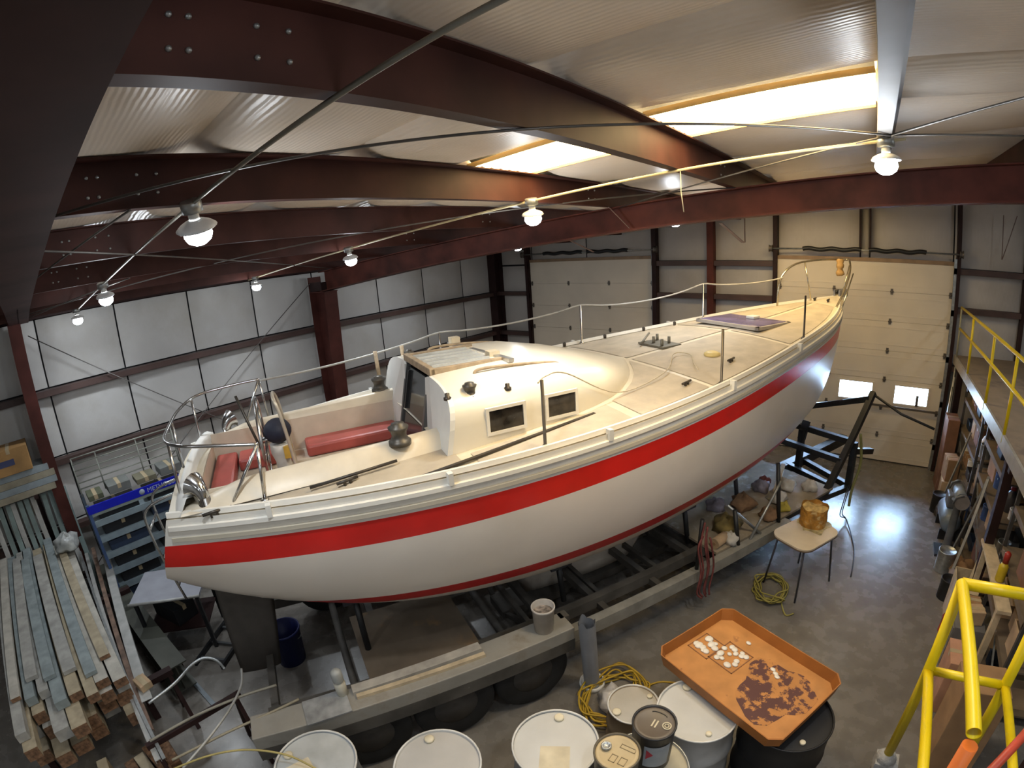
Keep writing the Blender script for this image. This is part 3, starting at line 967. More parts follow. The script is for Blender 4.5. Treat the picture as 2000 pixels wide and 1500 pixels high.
for s, y in ((.36, -.92), (.36, .92), (4.37, -1.07), (1.3, -1.0), (8.5, -.12), (8.5, .12), (5.2, -.9)):
    share(cleat, 'cleat', boat, (s, y, dz(s, y)), (0, 0, .3))
# stanchions and lifeline
def stanchion(s, side, h=.52):
    y = side * (bh(s) - .09)
    t = MB().lathe([(.035, 0), (.035, .012), (.018, .03), (.0125, .035), (.0125, h), (.0, h + .005)], 10, Matrix.Translation((s, y, dz(s, y))), cap1=False)
    return t.build('stanchion', M_STAIN if side > 0 else mat('backlit bronze tube', (.10, .085, .065), rough=.4, metal=.7), boat)  # near-side tubes darkened in colour to look backlit
for s, side in ((2.69, -1), (4.63, -1), (6.52, -1), (2.83, 1), (4.77, 1), (6.71, 1)):
    stanchion(s, side)
def top(s, side=1, h=.52): return (s, side * (bh(s) - .09), dz(s, bh(s) - .09) + h)
pts = [(7.95, .36, 3.42)]
def sagline(a, b, d):
    return [tuple(a[i] + (b[i] - a[i]) * t - (d * 4 * t * (1 - t) if i == 2 else 0) for i in range(3)) for t in (.15, .3, .5, .7, .85)]
for q, d in ((top(6.71), .05), (top(4.77), .10), (top(2.83), .06), ((.78, .84, 3.0), .05)):
    pts += sagline(pts[-1], q, d) + [q]
MB().tube(smooth_path(pts, 3), .011, 7).build('lifeline', mat('grey vinyl lifeline', (.42, .41, .38), rough=.6), boat)
MB().tube(smooth_path([(2.69, -1.27, 3.07), (2.8, -1.2, 3.09), (3.1, -1.0, 3.02), (3.7, -.9, 2.72), (4.4, -.75, 2.76), (4.9, -.35, 2.80), (5.05, -.45, 2.79), (4.8, -.75, 2.78), (4.7, -.9, 2.76)], 6), .006, 6).build('deck_line', M_ROPE, boat)
# pulpit
pu = MB()
pul = smooth_path([(7.92, .44, 2.98), (7.93, .43, 3.25), (8.05, .42, 3.48), (8.35, .38, 3.62), (8.8, .26, 3.67), (9.2, .10, 3.68), (9.32, 0, 3.68), (9.2, -.10, 3.66), (8.95, -.24, 3.5), (8.6, -.32, 3.2), (8.3, -.36, 2.98)], 6)
pu.tube(pul, .017, 8)
for a, b in (((8.55, .22, 3.03), (8.52, .34, 3.65)), ((8.95, -.10, 3.06), (9.12, -.14, 3.6)), ((8.30, -.46, 2.98), (8.95, -.30, 3.48))):
    pu.tube([a, b], .011, 8)
pu.build('bow_pulpit', mat('polished bow rail', (.66, .60, .46), rough=.2, metal=.9), boat)
rag = MB()
rr = random.Random(3)
rows = []
for i in range(9):
    z = 3.70 - i * .035
    w = .045 + .012 * math.sin(i * 2.1) + rr.uniform(-.008, .012)
    rows.append([(9.12 + w * math.cos(a) * 1.3 + rr.uniform(-.01, .01), .03 + w * math.sin(a) + rr.uniform(-.01, .01), z + rr.uniform(-.01, .01)) for a in [2 * math.pi * j / 10 for j in range(10)]])
rag.grid(rows, closed=True)
tag(rag.build('bow_rag', mat('tan canvas', (.48, .30, .12), rough=.9, var=.2), boat), 'tan cloth bundle tied to the bow rail')
MB().box((8.98, -.06, 3.08), (9.26, -.03, 3.2)).box((8.98, .03, 3.08), (9.26, .06, 3.2)).cyl((9.2, -.03, 3.15), (9.2, .03, 3.15), .035, 12).build('bow_roller', M_STAIN, boat)
# foredeck hatch
fh = MB().box((6.36, -.02 - .34, dz(6.7, .0) + .0), (7.0, .34 + .28, dz(6.7, 0) + .04))
fho = fh.build('deck_hatch', mat('smoked hatch lens', (.16, .13, .24), rough=.25, var=.2, scale=3), boat, .015)
f = MB()
zf = dz(6.7, 0) + .02
for lo, hi in (((6.32, -.40, zf - .03), (7.04, -.35, zf + .012)), ((6.32, .61, zf - .03), (7.04, .66, zf + .012)), ((6.32, -.40, zf - .03), (6.37, .66, zf + .012)), ((6.99, -.40, zf - .03), (7.04, .66, zf + .012))):
    f.box(lo, hi)
f.build('hatch_frame', mat('dull hatch frame', (.40, .36, .32), rough=.5), fho)
box('hatch_handle', (6.78, .02, zf + .02), (6.92, .16, zf + .06), M_WHITE, fho, .01)
ms = MB().box((5.05, -.02, dz(5.2, 0)), (5.35, .42, dz(5.2, 0) + .02))
for (x, y) in ((5.1, .05), (5.28, .12), (5.15, .25), (5.3, .35)):
    ms.cyl((x, y, dz(5.2, 0)), (x, y, dz(5.2, 0) + .10), .018, 8)
ms.cyl((5.0, .3, dz(5.2, 0) + .03), (5.3, .5, dz(5.2, 0) + .09), .012, 8)
ms.build('mast_step', mat('mast step metal', (.20, .19, .16), rough=.5, metal=.6), boat)
MB().lathe([(.09, 0), (.09, .03), (.05, .05), (0, .052)], 16, Matrix.Translation((5.24, -.60, dz(5.2, .6))), cap1=False).build('deck_plate', mat('yellowed plastic plate', (.62, .50, .22), rough=.5), boat)
for s in (3.9, 4.5, 5.1, 5.7, 6.2):
    MB().lathe([(.02, 0), (.022, .05), (.008, .06)], 10, Matrix.Translation((s, bh(s) - .12, dz(s, 1)))).build('shroud_fitting', M_DARKM, boat)
# loose rods on the starboard side deck stay with the boat rail as boat hook and track
MB().tube([(1.04, -.96, 2.56), (1.68, -.93, 2.60)], .012, 8).build('genoa_track', M_DARKM, boat)
MB().bar((1.75, -1.24, 2.57), (3.34, -1.04, 2.64), .03, .014).build('side_track', M_DARKM, boat)
for s in (2.03, 2.33):
    MB().cyl((s, 1.12, dz(s, 1.1)), (s - .02, 1.12, dz(s, 1.1) + .48), .022, 8).build('mast_crutch', M_TEAK, boat)
# pushpit (stern rail)
pp = MB()
rail = smooth_path([(.76, -.83, 2.90), (.45, -.82, 2.95), (.22, -.74, 2.97), (.05, -.42, 2.94), (.01, 0, 2.93), (.03, .45, 2.95), (.16, .76, 2.98), (.45, .84, 3.0), (.78, .86, 3.01)], 6)
pp.tube(rail, .0135, 8)
for a, b in (((.75, -.83, 2.90), (.48, -.86, hh(.5))), ((.75, -.83, 2.90), (.72, -.90, hh(.7))), ((.10, -.55, 2.96), (.10, -.60, hh(.1))), ((.02, .1, 2.93), (.02, .1, hh(0))),
             ((.12, .68, 2.97), (.12, .70, hh(.1))), ((.77, .86, 3.01), (.52, .88, hh(.5))), ((.77, .86, 3.01), (.8, .92, hh(.8)))):
    pp.tube([a, b], .0125, 8)
    pp.lathe([(.032, 0), (.032, .01), (.016, .025)], 10, Matrix.Translation(b))
pp.build('stern_rail', M_STAIN, boat)
# cowl vents
for s, y, az in ((.30, -.80, 2.4), (.37, .80, .6)):
    z = dz(s, y) + .0
    v = MB().lathe([(.085, 0), (.085, .015), (.05, .02), (.045, .10)], 16, Matrix.Translation((s, y, z)))
    path = [(s, y, z + .09)] + [(s + math.cos(az) * .09 * (1 - math.cos(t)), y + math.sin(az) * .09 * (1 - math.cos(t)), z + .09 + .09 * math.sin(t)) for t in (.4, .8, 1.2, 1.5)]
    v.tube(path, [.045, .05, .06, .078, .095], 14, caps=False)
    vo = v.build('cowl_vent', M_CHROME, boat)
# wheel, pedestal, guard
pd = MB().lathe([(.12, 0), (.11, .04), (.075, .08), (.065, .5), (.09, .58), (.09, .66)], 14, Matrix.Translation((.88, 0, 1.95)))
ped = pd.build('steering_pedestal', mat('pale pedestal', (.55, .52, .46), rough=.45), boat)
MB().sphere((.88, 0, 2.72), .12, 14, 10, .9).build('compass_cover', mat('navy compass cover', (.012, .014, .03), rough=.7), ped)
box('throttle_quadrant', (.90, -.12, 2.50), (.98, -.06, 2.60), mat('amber decal', (.55, .33, .05), rough=.5), ped)
wh = MB().tube([(.75, .36 * math.cos(a), 2.66 + .36 * math.sin(a)) for a in [2 * math.pi * i / 32 for i in range(32)]], .014, 8, closed=True)
who = wh.build('steering_wheel', M_STAIN, boat)
sp = MB()
for i in range(6):
    a = math.pi * 2 * i / 6 + .3
    sp.tube([(.77, 0, 2.66), (.75, .355 * math.cos(a), 2.66 + .355 * math.sin(a))], .007, 6)
sp.cyl((.73, 0, 2.66), (.88, 0, 2.66), .03, 10)
sp.build('wheel_spokes', M_STAIN, who)
gd = MB().tube(smooth_path([(.99, -.17, 1.95), (.97, -.17, 2.5), (.93, -.17, 2.9), (.90, -.12, 3.02), (.90, .12, 3.02), (.93, .17, 2.9), (.97, .17, 2.5), (.99, .17, 1.95)], 5), .015, 8)
gd.build('pedestal_guard', mat('pale guard tube', (.56, .50, .40), rough=.35, metal=.3), boat)
MB().tube([(.60, -.02, 3.08), (.70, -.02, 2.66), (.76, 0, 2.45)], .012, 8).build('backstay_tackle', M_DARKM, boat)
# stern ladder hanging over the transom
ld = MB()
for y in (.05, .42):
    ld.tube(smooth_path([(-.05, y, 2.35), (-.38, y, 2.25), (-.42, y, 2.0), (-.32, y, 1.3)], 5), .0125, 8)
for z, x in ((2.05, -.42), (1.75, -.385), (1.45, -.345)):
    ld.tube([(x, .05, z), (x, .42, z)], .0125, 8)
ld.build('stern_ladder', M_STAIN, boat)
# red cockpit cushions (loose, on the seats)
M_CUSH = mat('red vinyl cushion', (.40, .085, .07), rough=.42, var=.12, scale=4)
def cushion(s0, s1, y0, y1, z0, z1, label):
    t = tag(MB().box((0, 0, 0), (s1 - s0, y1 - y0, z1 - z0)).build('seat_cushion', M_CUSH, None, .025), label, 'cushion', 'red cockpit cushions')
    c, sn = math.cos(BOAT_RZ), math.sin(BOAT_RZ)
    t.location = (BOAT_LOC[0] + c * s0 - sn * y0, BOAT_LOC[1] + sn * s0 + c * y0, z0)
    t.rotation_euler = (0, 0, BOAT_RZ)
    return t
cushion(1.10, 2.02, .37, .66, 2.285, 2.40, 'long faded red cushion on the cockpit seat beside the companionway')
cushion(.46, .98, .37, .66, 2.285, 2.40, 'short red cushion on the cockpit seat behind the steering wheel')
cushion(.24, .44, -.66, .66, 2.285, 2.40, 'red cushion across the very stern of the cockpit')
cushion(.46, 2.0, -.66, -.37, 2.285, 2.40, 'red cushion on the cockpit seat nearest the camera')
# ================================================================== THE TRAILER under the boat
tr = thing('boat_trailer', 'long steel boat trailer with triple wheels carrying the sailboat', 'trailer', BOAT_LOC, BOAT_RZ)
M_TRW = mat('worn white trailer paint', (.30, .285, .25), rough=.6, var=.12, scale=3, dirt=(.20, .17, .13), dirt_scale=3, dirt_lo=.5, dirt_hi=.7)
M_TRD = mat('dirty trailer steel', (.085, .078, .068), rough=.65, var=.25, scale=4)
M_TRB = mat('black trailer frame', (.016, .017, .018), rough=.5, var=.3, scale=4)
def tbar(name, a, b, w, h, m=M_TRD):
    """bar given as (s, starboard offset, z)"""
    return MB().bar((a[0], -a[1], a[2]), (b[0], -b[1], b[2]), w, h).build(name, m, tr)
tire = MB().lathe([(.20, -.09), (.235, -.10), (.33, -.105), (.362, -.085), (.37, -.05), (.37, .05), (.362, .085), (.33, .105), (.235, .10), (.20, .09)], 28, cap0=False, cap1=False).mesh('tire')
tire.materials.append(M_RUBBER)
rim = MB().lathe([(.0, -.03), (.06, -.03), (.07, -.055), (.085, -.055), (.10, -.02), (.17, -.02), (.20, -.07), (.205, -.09), (.205, .09), (.0, .05)], 20, cap0=False, cap1=False).mesh('wheel_rim')
rim.materials.append(mat('dull wheel rim', (.09, .085, .08), rough=.5, metal=.4))
for side in (1, -1):
    # upper fender beam over the wheels, flat walkway on top
    fb = MB().box((.1, -1.33, .66), (2.9, -1.08, .80)) if side > 0 else MB().box((.1, 1.08, .66), (2.9, 1.33, .80))
    fb.build('fender_beam', M_TRW, tr, .008)
    tbar('side_skirt', (.1, side * 1.325, .60), (2.9, side * 1.325, .60), .012, .13, M_TRD)
    tbar('outer_rail', (2.9, side * 1.12, .51), (6.3, side * 1.12, .51), .10, .14, mat('worn silver rail', (.26, .25, .22), rough=.55, var=.15))
    tbar('inner_rail', (.2, side * .84, .50), (7.0, side * .80, .50), .09, .12)
    tbar('drop_post', (2.9, side * 1.12, .80), (2.9, side * 1.12, .44), .09, .09)
    for s in (.98, 1.74, 2.49):
        o = share(tire, 'tire', tr, (s, -side * 1.18, .37), (math.pi / 2 * side, 0, 0))
        share(rim, 'wheel_rim', tr, (s, -side * 1.18, .37), (math.pi / 2 * side, 0, 0))
for s in (.98, 1.74, 2.49):
    MB().cyl((s, -1.1, .37), (s, 1.1, .37), .04, 10).build('axle', M_TRD, tr)
for s in (.25, 1.35, 2.15, 2.9, 3.5, 4.2, 4.9, 5.6, 6.3):
    tbar('cross_member', (s, -1.12, .46), (s, 1.12, .46), .07, .08)
tbar('keel_beam', (2.7, 0, .17), (5.1, 0, .17), .34, .10, M_TRD)
for s in (2.75, 3.6, 4.4, 5.05):
    tbar('keel_hanger', (s, -.82, .45), (s, .82, .16) if False else (s, .82, .45), .05, .06)
    for side in (-1, 1):
        tbar('keel_strut', (s, side * .78, .46), (s, side * .15, .16), .05, .05)
tbar('tongue_beam', (6.2, 0, .46), (9.7, 0, .46), .14, .16, M_TRB)
# hull support pads
for s, off, zb in ((1.2, .34, None), (3.2, .55, None), (5.0, .50, None), (6.1, .34, None)):
    for side in (-1, 1):
        zt = None
        for k in range(40):
            z = .95 + k * .02
            if hull_y(s, z) >= off:
                zt = z
                break
        zt = (zt or 1.5) - .03
        MB().cyl((s, -side * (off + .1), .5), (s, -side * off, zt - .03), .03, 10).build('support_post', M_TRB, tr)
        tbar('support_pad', (s - .12, side * (off + .0), zt - .035), (s + .12, side * (off + .0), zt - .03), .16, .05, mat('pad carpet', (.05, .05, .06), rough=.95))
# plywood work deck at the front, black bow cradle
box('work_deck', (5.0, -1.06, .57), (7.5, 1.0, .60), mat('dirty plywood', (.30, .25, .18), rough=.8, var=.2, scale=3, dirt=(.5, .46, .42), dirt_scale=4, dirt_lo=.55, dirt_hi=.7), tr)
BW = .085
for nm, a, b in (('cradle_upright', (7.33, 1.0, .46), (8.52, 1.0, 1.80)), ('cradle_post', (8.10, 1.0, .36), (8.10, 1.0, 1.12)), ('cradle_bar', (8.42, 1.0, 1.72), (8.55, -.35, 1.22)),
                 ('cradle_bar', (8.05, 1.0, 1.13), (7.90, -.2, 1.18)), ('cradle_bar', (7.74, 1.0, .93), (7.58, -.2, 1.0)), ('cradle_post', (7.85, .22, 1.17), (7.85, .22, .46)),
                 ('cradle_bar', (7.60, .95, .56), (7.86, .0, .50)), ('cradle_bar', (7.35, 1.0, .48), (8.12, 1.0, .38)), ('cradle_bar', (8.12, 1.0, .40), (8.3, 0, .46)),
                 ('cradle_bar', (8.1, 1.0, .98), (8.75, 1.0, .80)), ('cradle_upright', (7.33, -1.0, .46), (8.52, -1.0, 1.80)), ('cradle_post', (8.10, -1.0, .36), (8.10, -1.0, 1.12)),
                 ('cradle_bar', (6.3, 1.0, .54), (7.4, 1.0, .50)), ('cradle_bar', (6.3, -1.0, .54), (7.4, -1.0, .50))):
    tbar(nm, a, b, BW, BW, M_TRB)
tbar('cradle_bracket', (7.85, .22, 1.0), (7.95, .22, 1.28), .12, .05, M_TRB)
MB().tube([(8.5, -1.0, 1.78), (8.62, -1.45, 1.55), (8.75, -1.95, 1.42)], .02, 8).build('winch_bar', M_TRB, tr)
for s, off, zb, zt in ((6.15, 1.08, .55, 1.35), (5.35, 1.1, .5, 1.0)):
    MB().cyl((s, -off, zb), (s, -(off - .12), zt), .028, 10).build('side_post', M_TRB, tr)
MB().cyl((5.55, -1.1, .58), (6.12, -1.05, 1.15), .018, 8).build('side_brace', M_GALV, tr)
MB().cyl((5.75, -1.1, .58), (5.3, -.9, 1.05), .018, 8).build('side_brace', M_GALV, tr)
MB().tube(smooth_path([(8.15, -1.05, 1.25), (8.2, -1.1, .8), (8.1, -1.08, .4), (8.05, -1.1, .12)], 5), .022, 8).build('green_strap', mat('olive strap', (.24, .24, .08), rough=.8), tr)
for dx in (0, .06):
    MB().tube(smooth_path([(7.95 + dx, -1.08, .5), (7.7 + dx, -1.15, .2), (7.62 + dx, -1.2, .15), (7.75, -1.25, .05), (7.2, -1.7, .01), (6.6, -2.0, .01)], 5), .008, 6).build('trailer_wire', M_BLACK, tr)
CB, SB = math.cos(BOAT_RZ), math.sin(BOAT_RZ)
def TW(s, off, z):
    """trailer coordinates to the world"""
    y = -off
    return (BOAT_LOC[0] + CB * s - SB * y, BOAT_LOC[1] + SB * s + CB * y, z)

# ---- things lying on the trailer
def placed(o, s, off, z, rz=0.0):
    o.location = TW(s, off, z)
    o.rotation_euler = (0, 0, BOAT_RZ + rz)
    return o
M_WOODP = mat('pale sawn wood', (.52, .42, .28), rough=.75, var=.12, scale=12)
M_WOODG = mat('grey weathered board', (.40, .37, .32), rough=.8, var=.12, scale=10)
b = tag(MB().box((0, -.045, 0), (1.12, .045, .035)).build('board', M_WOODG), 'narrow pale board lying along the inner edge of the trailer fender', 'board'); placed(b, .95, 1.13, .80)
b = tag(MB().box((0, -.02, 0), (1.10, .02, .03)).build('board', M_WOODP), 'thin wooden batten beside the board on the trailer fender', 'board'); placed(b, .97, 1.21, .80, -.02)
b = tag(MB().box((-.18, -.13, 0), (.18, .13, .012)).build('metal_plate', mat('scuffed grey plate', (.40, .41, .41), rough=.5, metal=.4, var=.2, scale=9)), 'scuffed grey metal plate on the trailer fender near the stern', 'plate'); placed(b, .72, 1.21, .80, .04)
b = tag(MB().box((0, 0, 0), (1.05, .95, .018)).build('plywood_sheet', mat('brown plywood', (.17, .13, .09), rough=.8, var=.2, scale=2, dirt=(.30, .17, .07), dirt_scale=1.5, dirt_lo=.55, dirt_hi=.7)), 'square brown plywood sheet lying across the trailer under the hull', 'plywood'); placed(b, 1.12, .83, .56)
pl_ = thing('plastic_pail', 'white plastic pail standing on the end of the trailer fender', 'pail'); placed(pl_, 2.66, 1.2, .80)
MB().lathe([(.085, 0), (.098, .24), (.106, .245), (.106, .262), (.098, .265), (.094, .26), (.082, .02)], 24, cap1=False).build('pail_body', mat('white plastic', (.58, .54, .49), rough=.45), pl_)
MB().lathe([(.0, .2), (.09, .2)], 20, cap0=False, cap1=False).build('paint_crust', mat('dried paint', (.32, .27, .23), rough=.8, var=.5, scale=20), pl_)
bt = thing('spray_bottle', 'cream bottle with a round cap on the trailer edge near the rudder', 'bottle'); placed(bt, .87, 1.12, .80)
MB().lathe([(.045, 0), (.048, .13), (.03, .15)], 16).build('bottle_body', mat('cream plastic', (.60, .57, .47), rough=.45), bt)
MB().lathe([(.04, .15), (.046, .16), (.046, .25), (.03, .27), (0, .275)], 16, cap1=False).build('bottle_cap', mat('grey plastic cap', (.42, .43, .41), rough=.5), bt)
bb = thing('blue_bucket', 'dark blue plastic bucket on the floor behind the rudder', 'bucket'); placed(bb, .40, -.42, 0)
MB().lathe([(.15, 0), (.18, .42), (.19, .42), (.19, .44), (.175, .44), (.145, .02)], 24, cap1=False).build('bucket_body', mat('blue plastic', (.004, .012, .11), rough=.5), bb)
MB().tube([(.18 * math.cos(a), .18 * math.sin(a) * .3 - .14, .40 - .1 * math.sin(a)) for a in [math.pi * i / 10 for i in range(11)]], .005, 6).build('bucket_handle', M_GALV, bb)
M_STRAP = mat('faded red strap', (.20, .05, .045), rough=.8, var=.3, scale=8)
for i, (ds, dd) in enumerate(((0, 0), (.05, .02), (.1, -.01), (-.05, .015), (.14, .02))):
    MB().tube(smooth_path([(4.62 + ds * .5, -1.18 - dd, 1.20 - .05 * i), (4.55 + ds, -1.21 - dd, .95), (4.62 + ds, -1.22 - dd, .62), (4.60 + ds, -1.21 - dd, .35), (4.66 + ds * .6, -1.22 - dd, .24)], 4), .011, 6).build('red_strap', M_STRAP, tr)
MB().cyl((4.62, -1.12, .55), (4.62, -1.14, 1.22), .022, 8).build('strap_post', M_TRB, tr)
# junk on the front work deck of the trailer
def lump(name, loc, r, m, label, cat, seed, sz=.6, group=None):
    rr_ = random.Random(seed)
    mb = MB()
    n, k = 14, 9
    prof = []
    rows = []
    ph = [rr_.uniform(0, 6) for _ in range(6)]
    for i in range(k + 1):
        th = math.pi * i / k
        row = []
        for j in range(n):
            a = 2 * math.pi * j / n
            q = 1 + .18 * math.sin(3 * a + ph[0] + 2 * th) + .12 * math.sin(5 * a + ph[1] - 3 * th) + .1 * math.sin(7 * th + ph[2])
            z = -math.cos(th) * sz * q
            row.append((r * math.sin(th) * math.cos(a) * q, r * math.sin(th) * math.sin(a) * q, r * max(z, -sz * .55) + r * sz * .55))
        rows.append(row)
    mb.grid(rows, closed=True)
    o = mb.build(name, m)
    o.location = loc
    return tag(o, label, cat, group)
def carton(name, loc, size, rz, m, label, cat='box', open_top=False, group=None):
    t = thing(name, label, cat, loc, rz, group)
    w, d, h = size
    if open_top:
        e = .008
        mb = MB().box((-w / 2, -d / 2, 0), (w / 2, d / 2, e)).box((-w / 2, -d / 2, e), (w / 2, -d / 2 + e, h)).box((-w / 2, d / 2 - e, e), (w / 2, d / 2, h)).box((-w / 2, -d / 2 + e, e), (-w / 2 + e, d / 2 - e, h)).box((w / 2 - e, -d / 2 + e, e), (w / 2, d / 2 - e, h))
        mb.build('box_body', m, t)
        for s in (-1, 1):
            MB().bar((-w / 2, s * d / 2, h), (w / 2, s * d / 2, h), .004, .004).add([(-w / 2, s * d / 2, h), (w / 2, s * d / 2, h), (w / 2 - .02, s * (d / 2 + .09), h - .05), (-w / 2 + .02, s * (d / 2 + .09), h - .05)], [(0, 1, 2, 3)]).build('box_flap', m, t)
    else:
        MB().box((-w / 2, -d / 2, 0), (w / 2, d / 2, h)).build('box_body', m, t, .006)
        MB().box((-w / 2 - .001, -.025, h - .06), (w / 2 + .001, .025, h + .002)).build('packing_tape', mat('packing tape', (.45, .36, .22), rough=.3), t)
    return t
M_CARD = mat('brown cardboard', (.34, .20, .10), rough=.85, var=.1, scale=5)
M_CARDL = mat('pale cardboard', (.47, .33, .20), rough=.85, var=.1, scale=5)
M_CARDR = mat('reddish carton', (.24, .12, .07), rough=.8, var=.15, scale=4)
M_CLOTHS = [mat('white rag', (.55, .52, .47), rough=.95, var=.12, scale=8), mat('brown rag', (.26, .15, .08), rough=.95, var=.2, scale=8), mat('olive canvas', (.20, .15, .05), rough=.95, var=.25, scale=8),
            mat('violet grey rag', (.30, .27, .32), rough=.95, var=.2, scale=8), mat('yellow rag', (.45, .36, .06), rough=.9, var=.15, scale=8), mat('rust red rag', (.24, .07, .05), rough=.9, var=.2, scale=8)]
for i, (s, off, r, c, lab) in enumerate((
        (5.45, .80, .17, 2, 'olive canvas bundle on the front deck of the trailer, nearest the camera'),
        (5.30, 1.0, .10, 0, 'pale crumpled rag on the deck edge beside the olive bundle'),
        (6.05, .55, .16, 1, 'brown cloth heap on the trailer deck under the bow'),
        (5.75, .35, .12, 3, 'greyish rag standing beside the hull on the trailer deck'),
        (6.55, .75, .13, 0, 'white crumpled cloth in the middle of the trailer front deck'),
        (6.65, .40, .12, 3, 'violet grey rag among the white cloths on the trailer deck'),
        (6.42, .95, .09, 4, 'small yellow rag on the trailer deck beside the black post'),
        (6.95, .62, .13, 0, 'white cloth heap at the front of the trailer deck by the cradle'),
        (6.85, .30, .09, 5, 'rust red rag at the front of the trailer deck'),
        (7.2, .85, .11, 0, 'pale rag at the corner of the trailer deck beneath the cradle upright'),
        (6.1, .95, .12, 1, 'dark brown rag beside the black side post of the trailer'))):
    lump('rag', TW(s, off, .60), r, M_CLOTHS[c], lab, 'rag', 40 + i, .75, 'rags on the trailer deck')
rl = thing('paper_roll', 'tan paper roll lying at the edge of the trailer deck', 'roll', TW(5.15, .98, .665), BOAT_RZ)
MB().cyl((-.11, 0, 0), (.11, .03, 0), .065, 18).build('roll_body', M_CARDL, rl)
MB().cyl((-.115, 0, 0), (.115, .03, 0), .02, 10).build('roll_core', M_CARD, rl)
b = tag(MB().box((-.45, -.03, 0), (.45, .03, .03)).build('board', M_WOODP), 'short pale wooden stick across the white cloths on the trailer deck', 'board'); placed(b, 6.85, .55, .78, .5)

# ================================================================== DRUMS AND PAILS in the foreground
def drum(x, y, top_m, side_m, label, r=.29, h=.88, bung_a=2.0, sheet=None, ring=None):
    t = thing('steel_drum', label, 'drum', (x, y, 0), 0, 'steel drums in the foreground')
    prof = [(r - .01, 0), (r, .01)]
    for z in (h * .33, h * .66):
        prof += [(r, z - .025), (r + .012, z), (r, z + .025)]
    prof += [(r, h - .02), (r + .008, h - .012), (r + .008, h), (r - .004, h + .002), (r - .006, h - .016)]
    MB().lathe(prof, 40, cap1=False).build('drum_body', side_m, t)
    MB().lathe([(0, h - .014), (r - .03, h - .014), (r - .006, h - .016)], 40, cap0=False, cap1=False).build('drum_lid', top_m, t)
    for a, q in ((bung_a, .035), (bung_a + math.pi, .022)):
        MB().lathe([(q, h - .014), (q, h + .002), (q * .8, h + .006), (0, h + .006)], 16, Matrix.Translation((.78 * r * math.cos(a), .78 * r * math.sin(a), 0)), cap1=False).build('bung_cap', mat('cream bung', (.66, .60, .45), rough=.5), t)
    MB().tube([((r + .002) * math.cos(a), (r + .002) * math.sin(a), h - .002) for a in [2 * math.pi * i / 40 for i in range(40)]], .008, 6, closed=True).build('rim_ring', ring or side_m, t)
    if sheet:
        a0, w = sheet
        m4 = Matrix.Rotation(a0, 4, 'Z')
        MB().box((-w, -.27, h - .013), (w, -.02, h - .011), m4).build('paper_label', mat('paper label', (.62, .55, .40), rough=.8), t)
    return t
M_LIDW = mat('white drum lid', (.52, .52, .50), rough=.35, var=.04, scale=4)
M_LIDG = mat('pale drum lid', (.42, .41, .39), rough=.45, var=.05, scale=4)
M_DSIDE = mat('blue grey drum side', (.22, .24, .26), rough=.4, var=.1)
M_DWHITE = mat('white drum side', (.50, .50, .49), rough=.4, var=.08)
M_DBLACK = mat('black drum side', (.006, .006, .007), rough=.5, var=.2)
M_RIMW = mat('white rim', (.62, .62, .60), rough=.35)
drum(-1.34, 1.845, M_LIDW, M_DSIDE, 'white-topped drum with a cream paper sheet, left of the two pails', bung_a=2.05, sheet=(.55, .10), ring=M_RIMW)
drum(-1.875, 1.245, M_LIDG, M_DWHITE, 'plain pale-topped drum between two white ones at the bottom edge', bung_a=2.6, ring=M_RIMW)
drum(-2.515, .685, mat('dirty white lid', (.44, .46, .46), rough=.4, var=.1, scale=5), M_DSIDE, 'dirty white-topped drum with a taped label, farthest left', bung_a=3.6, sheet=(-.2, .09), ring=M_RIMW)
drum(-.62, 2.60, M_LIDW, M_DWHITE, 'clean white drum tucked under the corner of the rusty tray', bung_a=2.3, ring=M_RIMW)
drum(-.735, 1.97, mat('yellowish lid', (.42, .38, .28), rough=.5, var=.08), M_DWHITE, 'white drum with a yellowish lid that carries the two pails', bung_a=3.3, ring=M_GALV)
drum(.0, 2.83, M_DBLACK, M_DBLACK, 'big black barrel holding up the end of the rusty tray', r=.325, bung_a=2.2, ring=M_DBLACK)
drum(-1.145, 2.645, mat('off-white keg lid', (.42, .40, .36), rough=.6, var=.05), mat('fibre keg side', (.30, .22, .13), rough=.8), 'short fibre keg with off-white lid behind the pails', r=.20, h=.60, bung_a=4.2, ring=M_RIMW)
def pail(x, y, z, r, h, lid_m, side_m, label, deco):
    t = thing('metal_pail', label, 'pail', (x, y, z), 0, 'lidded pails on a drum')
    MB().lathe([(r * .93, 0), (r, h - .02), (r + .006, h - .012), (r + .006, h), (r - .004, h + .002), (r - .008, h - .012)], 32, cap1=False).build('pail_body', side_m, t)
    MB().lathe([(0, h - .010), (r - .03, h - .010), (r - .02, h - .004), (r - .008, h - .012)], 32, cap0=False, cap1=False).build('pail_lid', lid_m, t)
    deco(t, r, h)
    return t
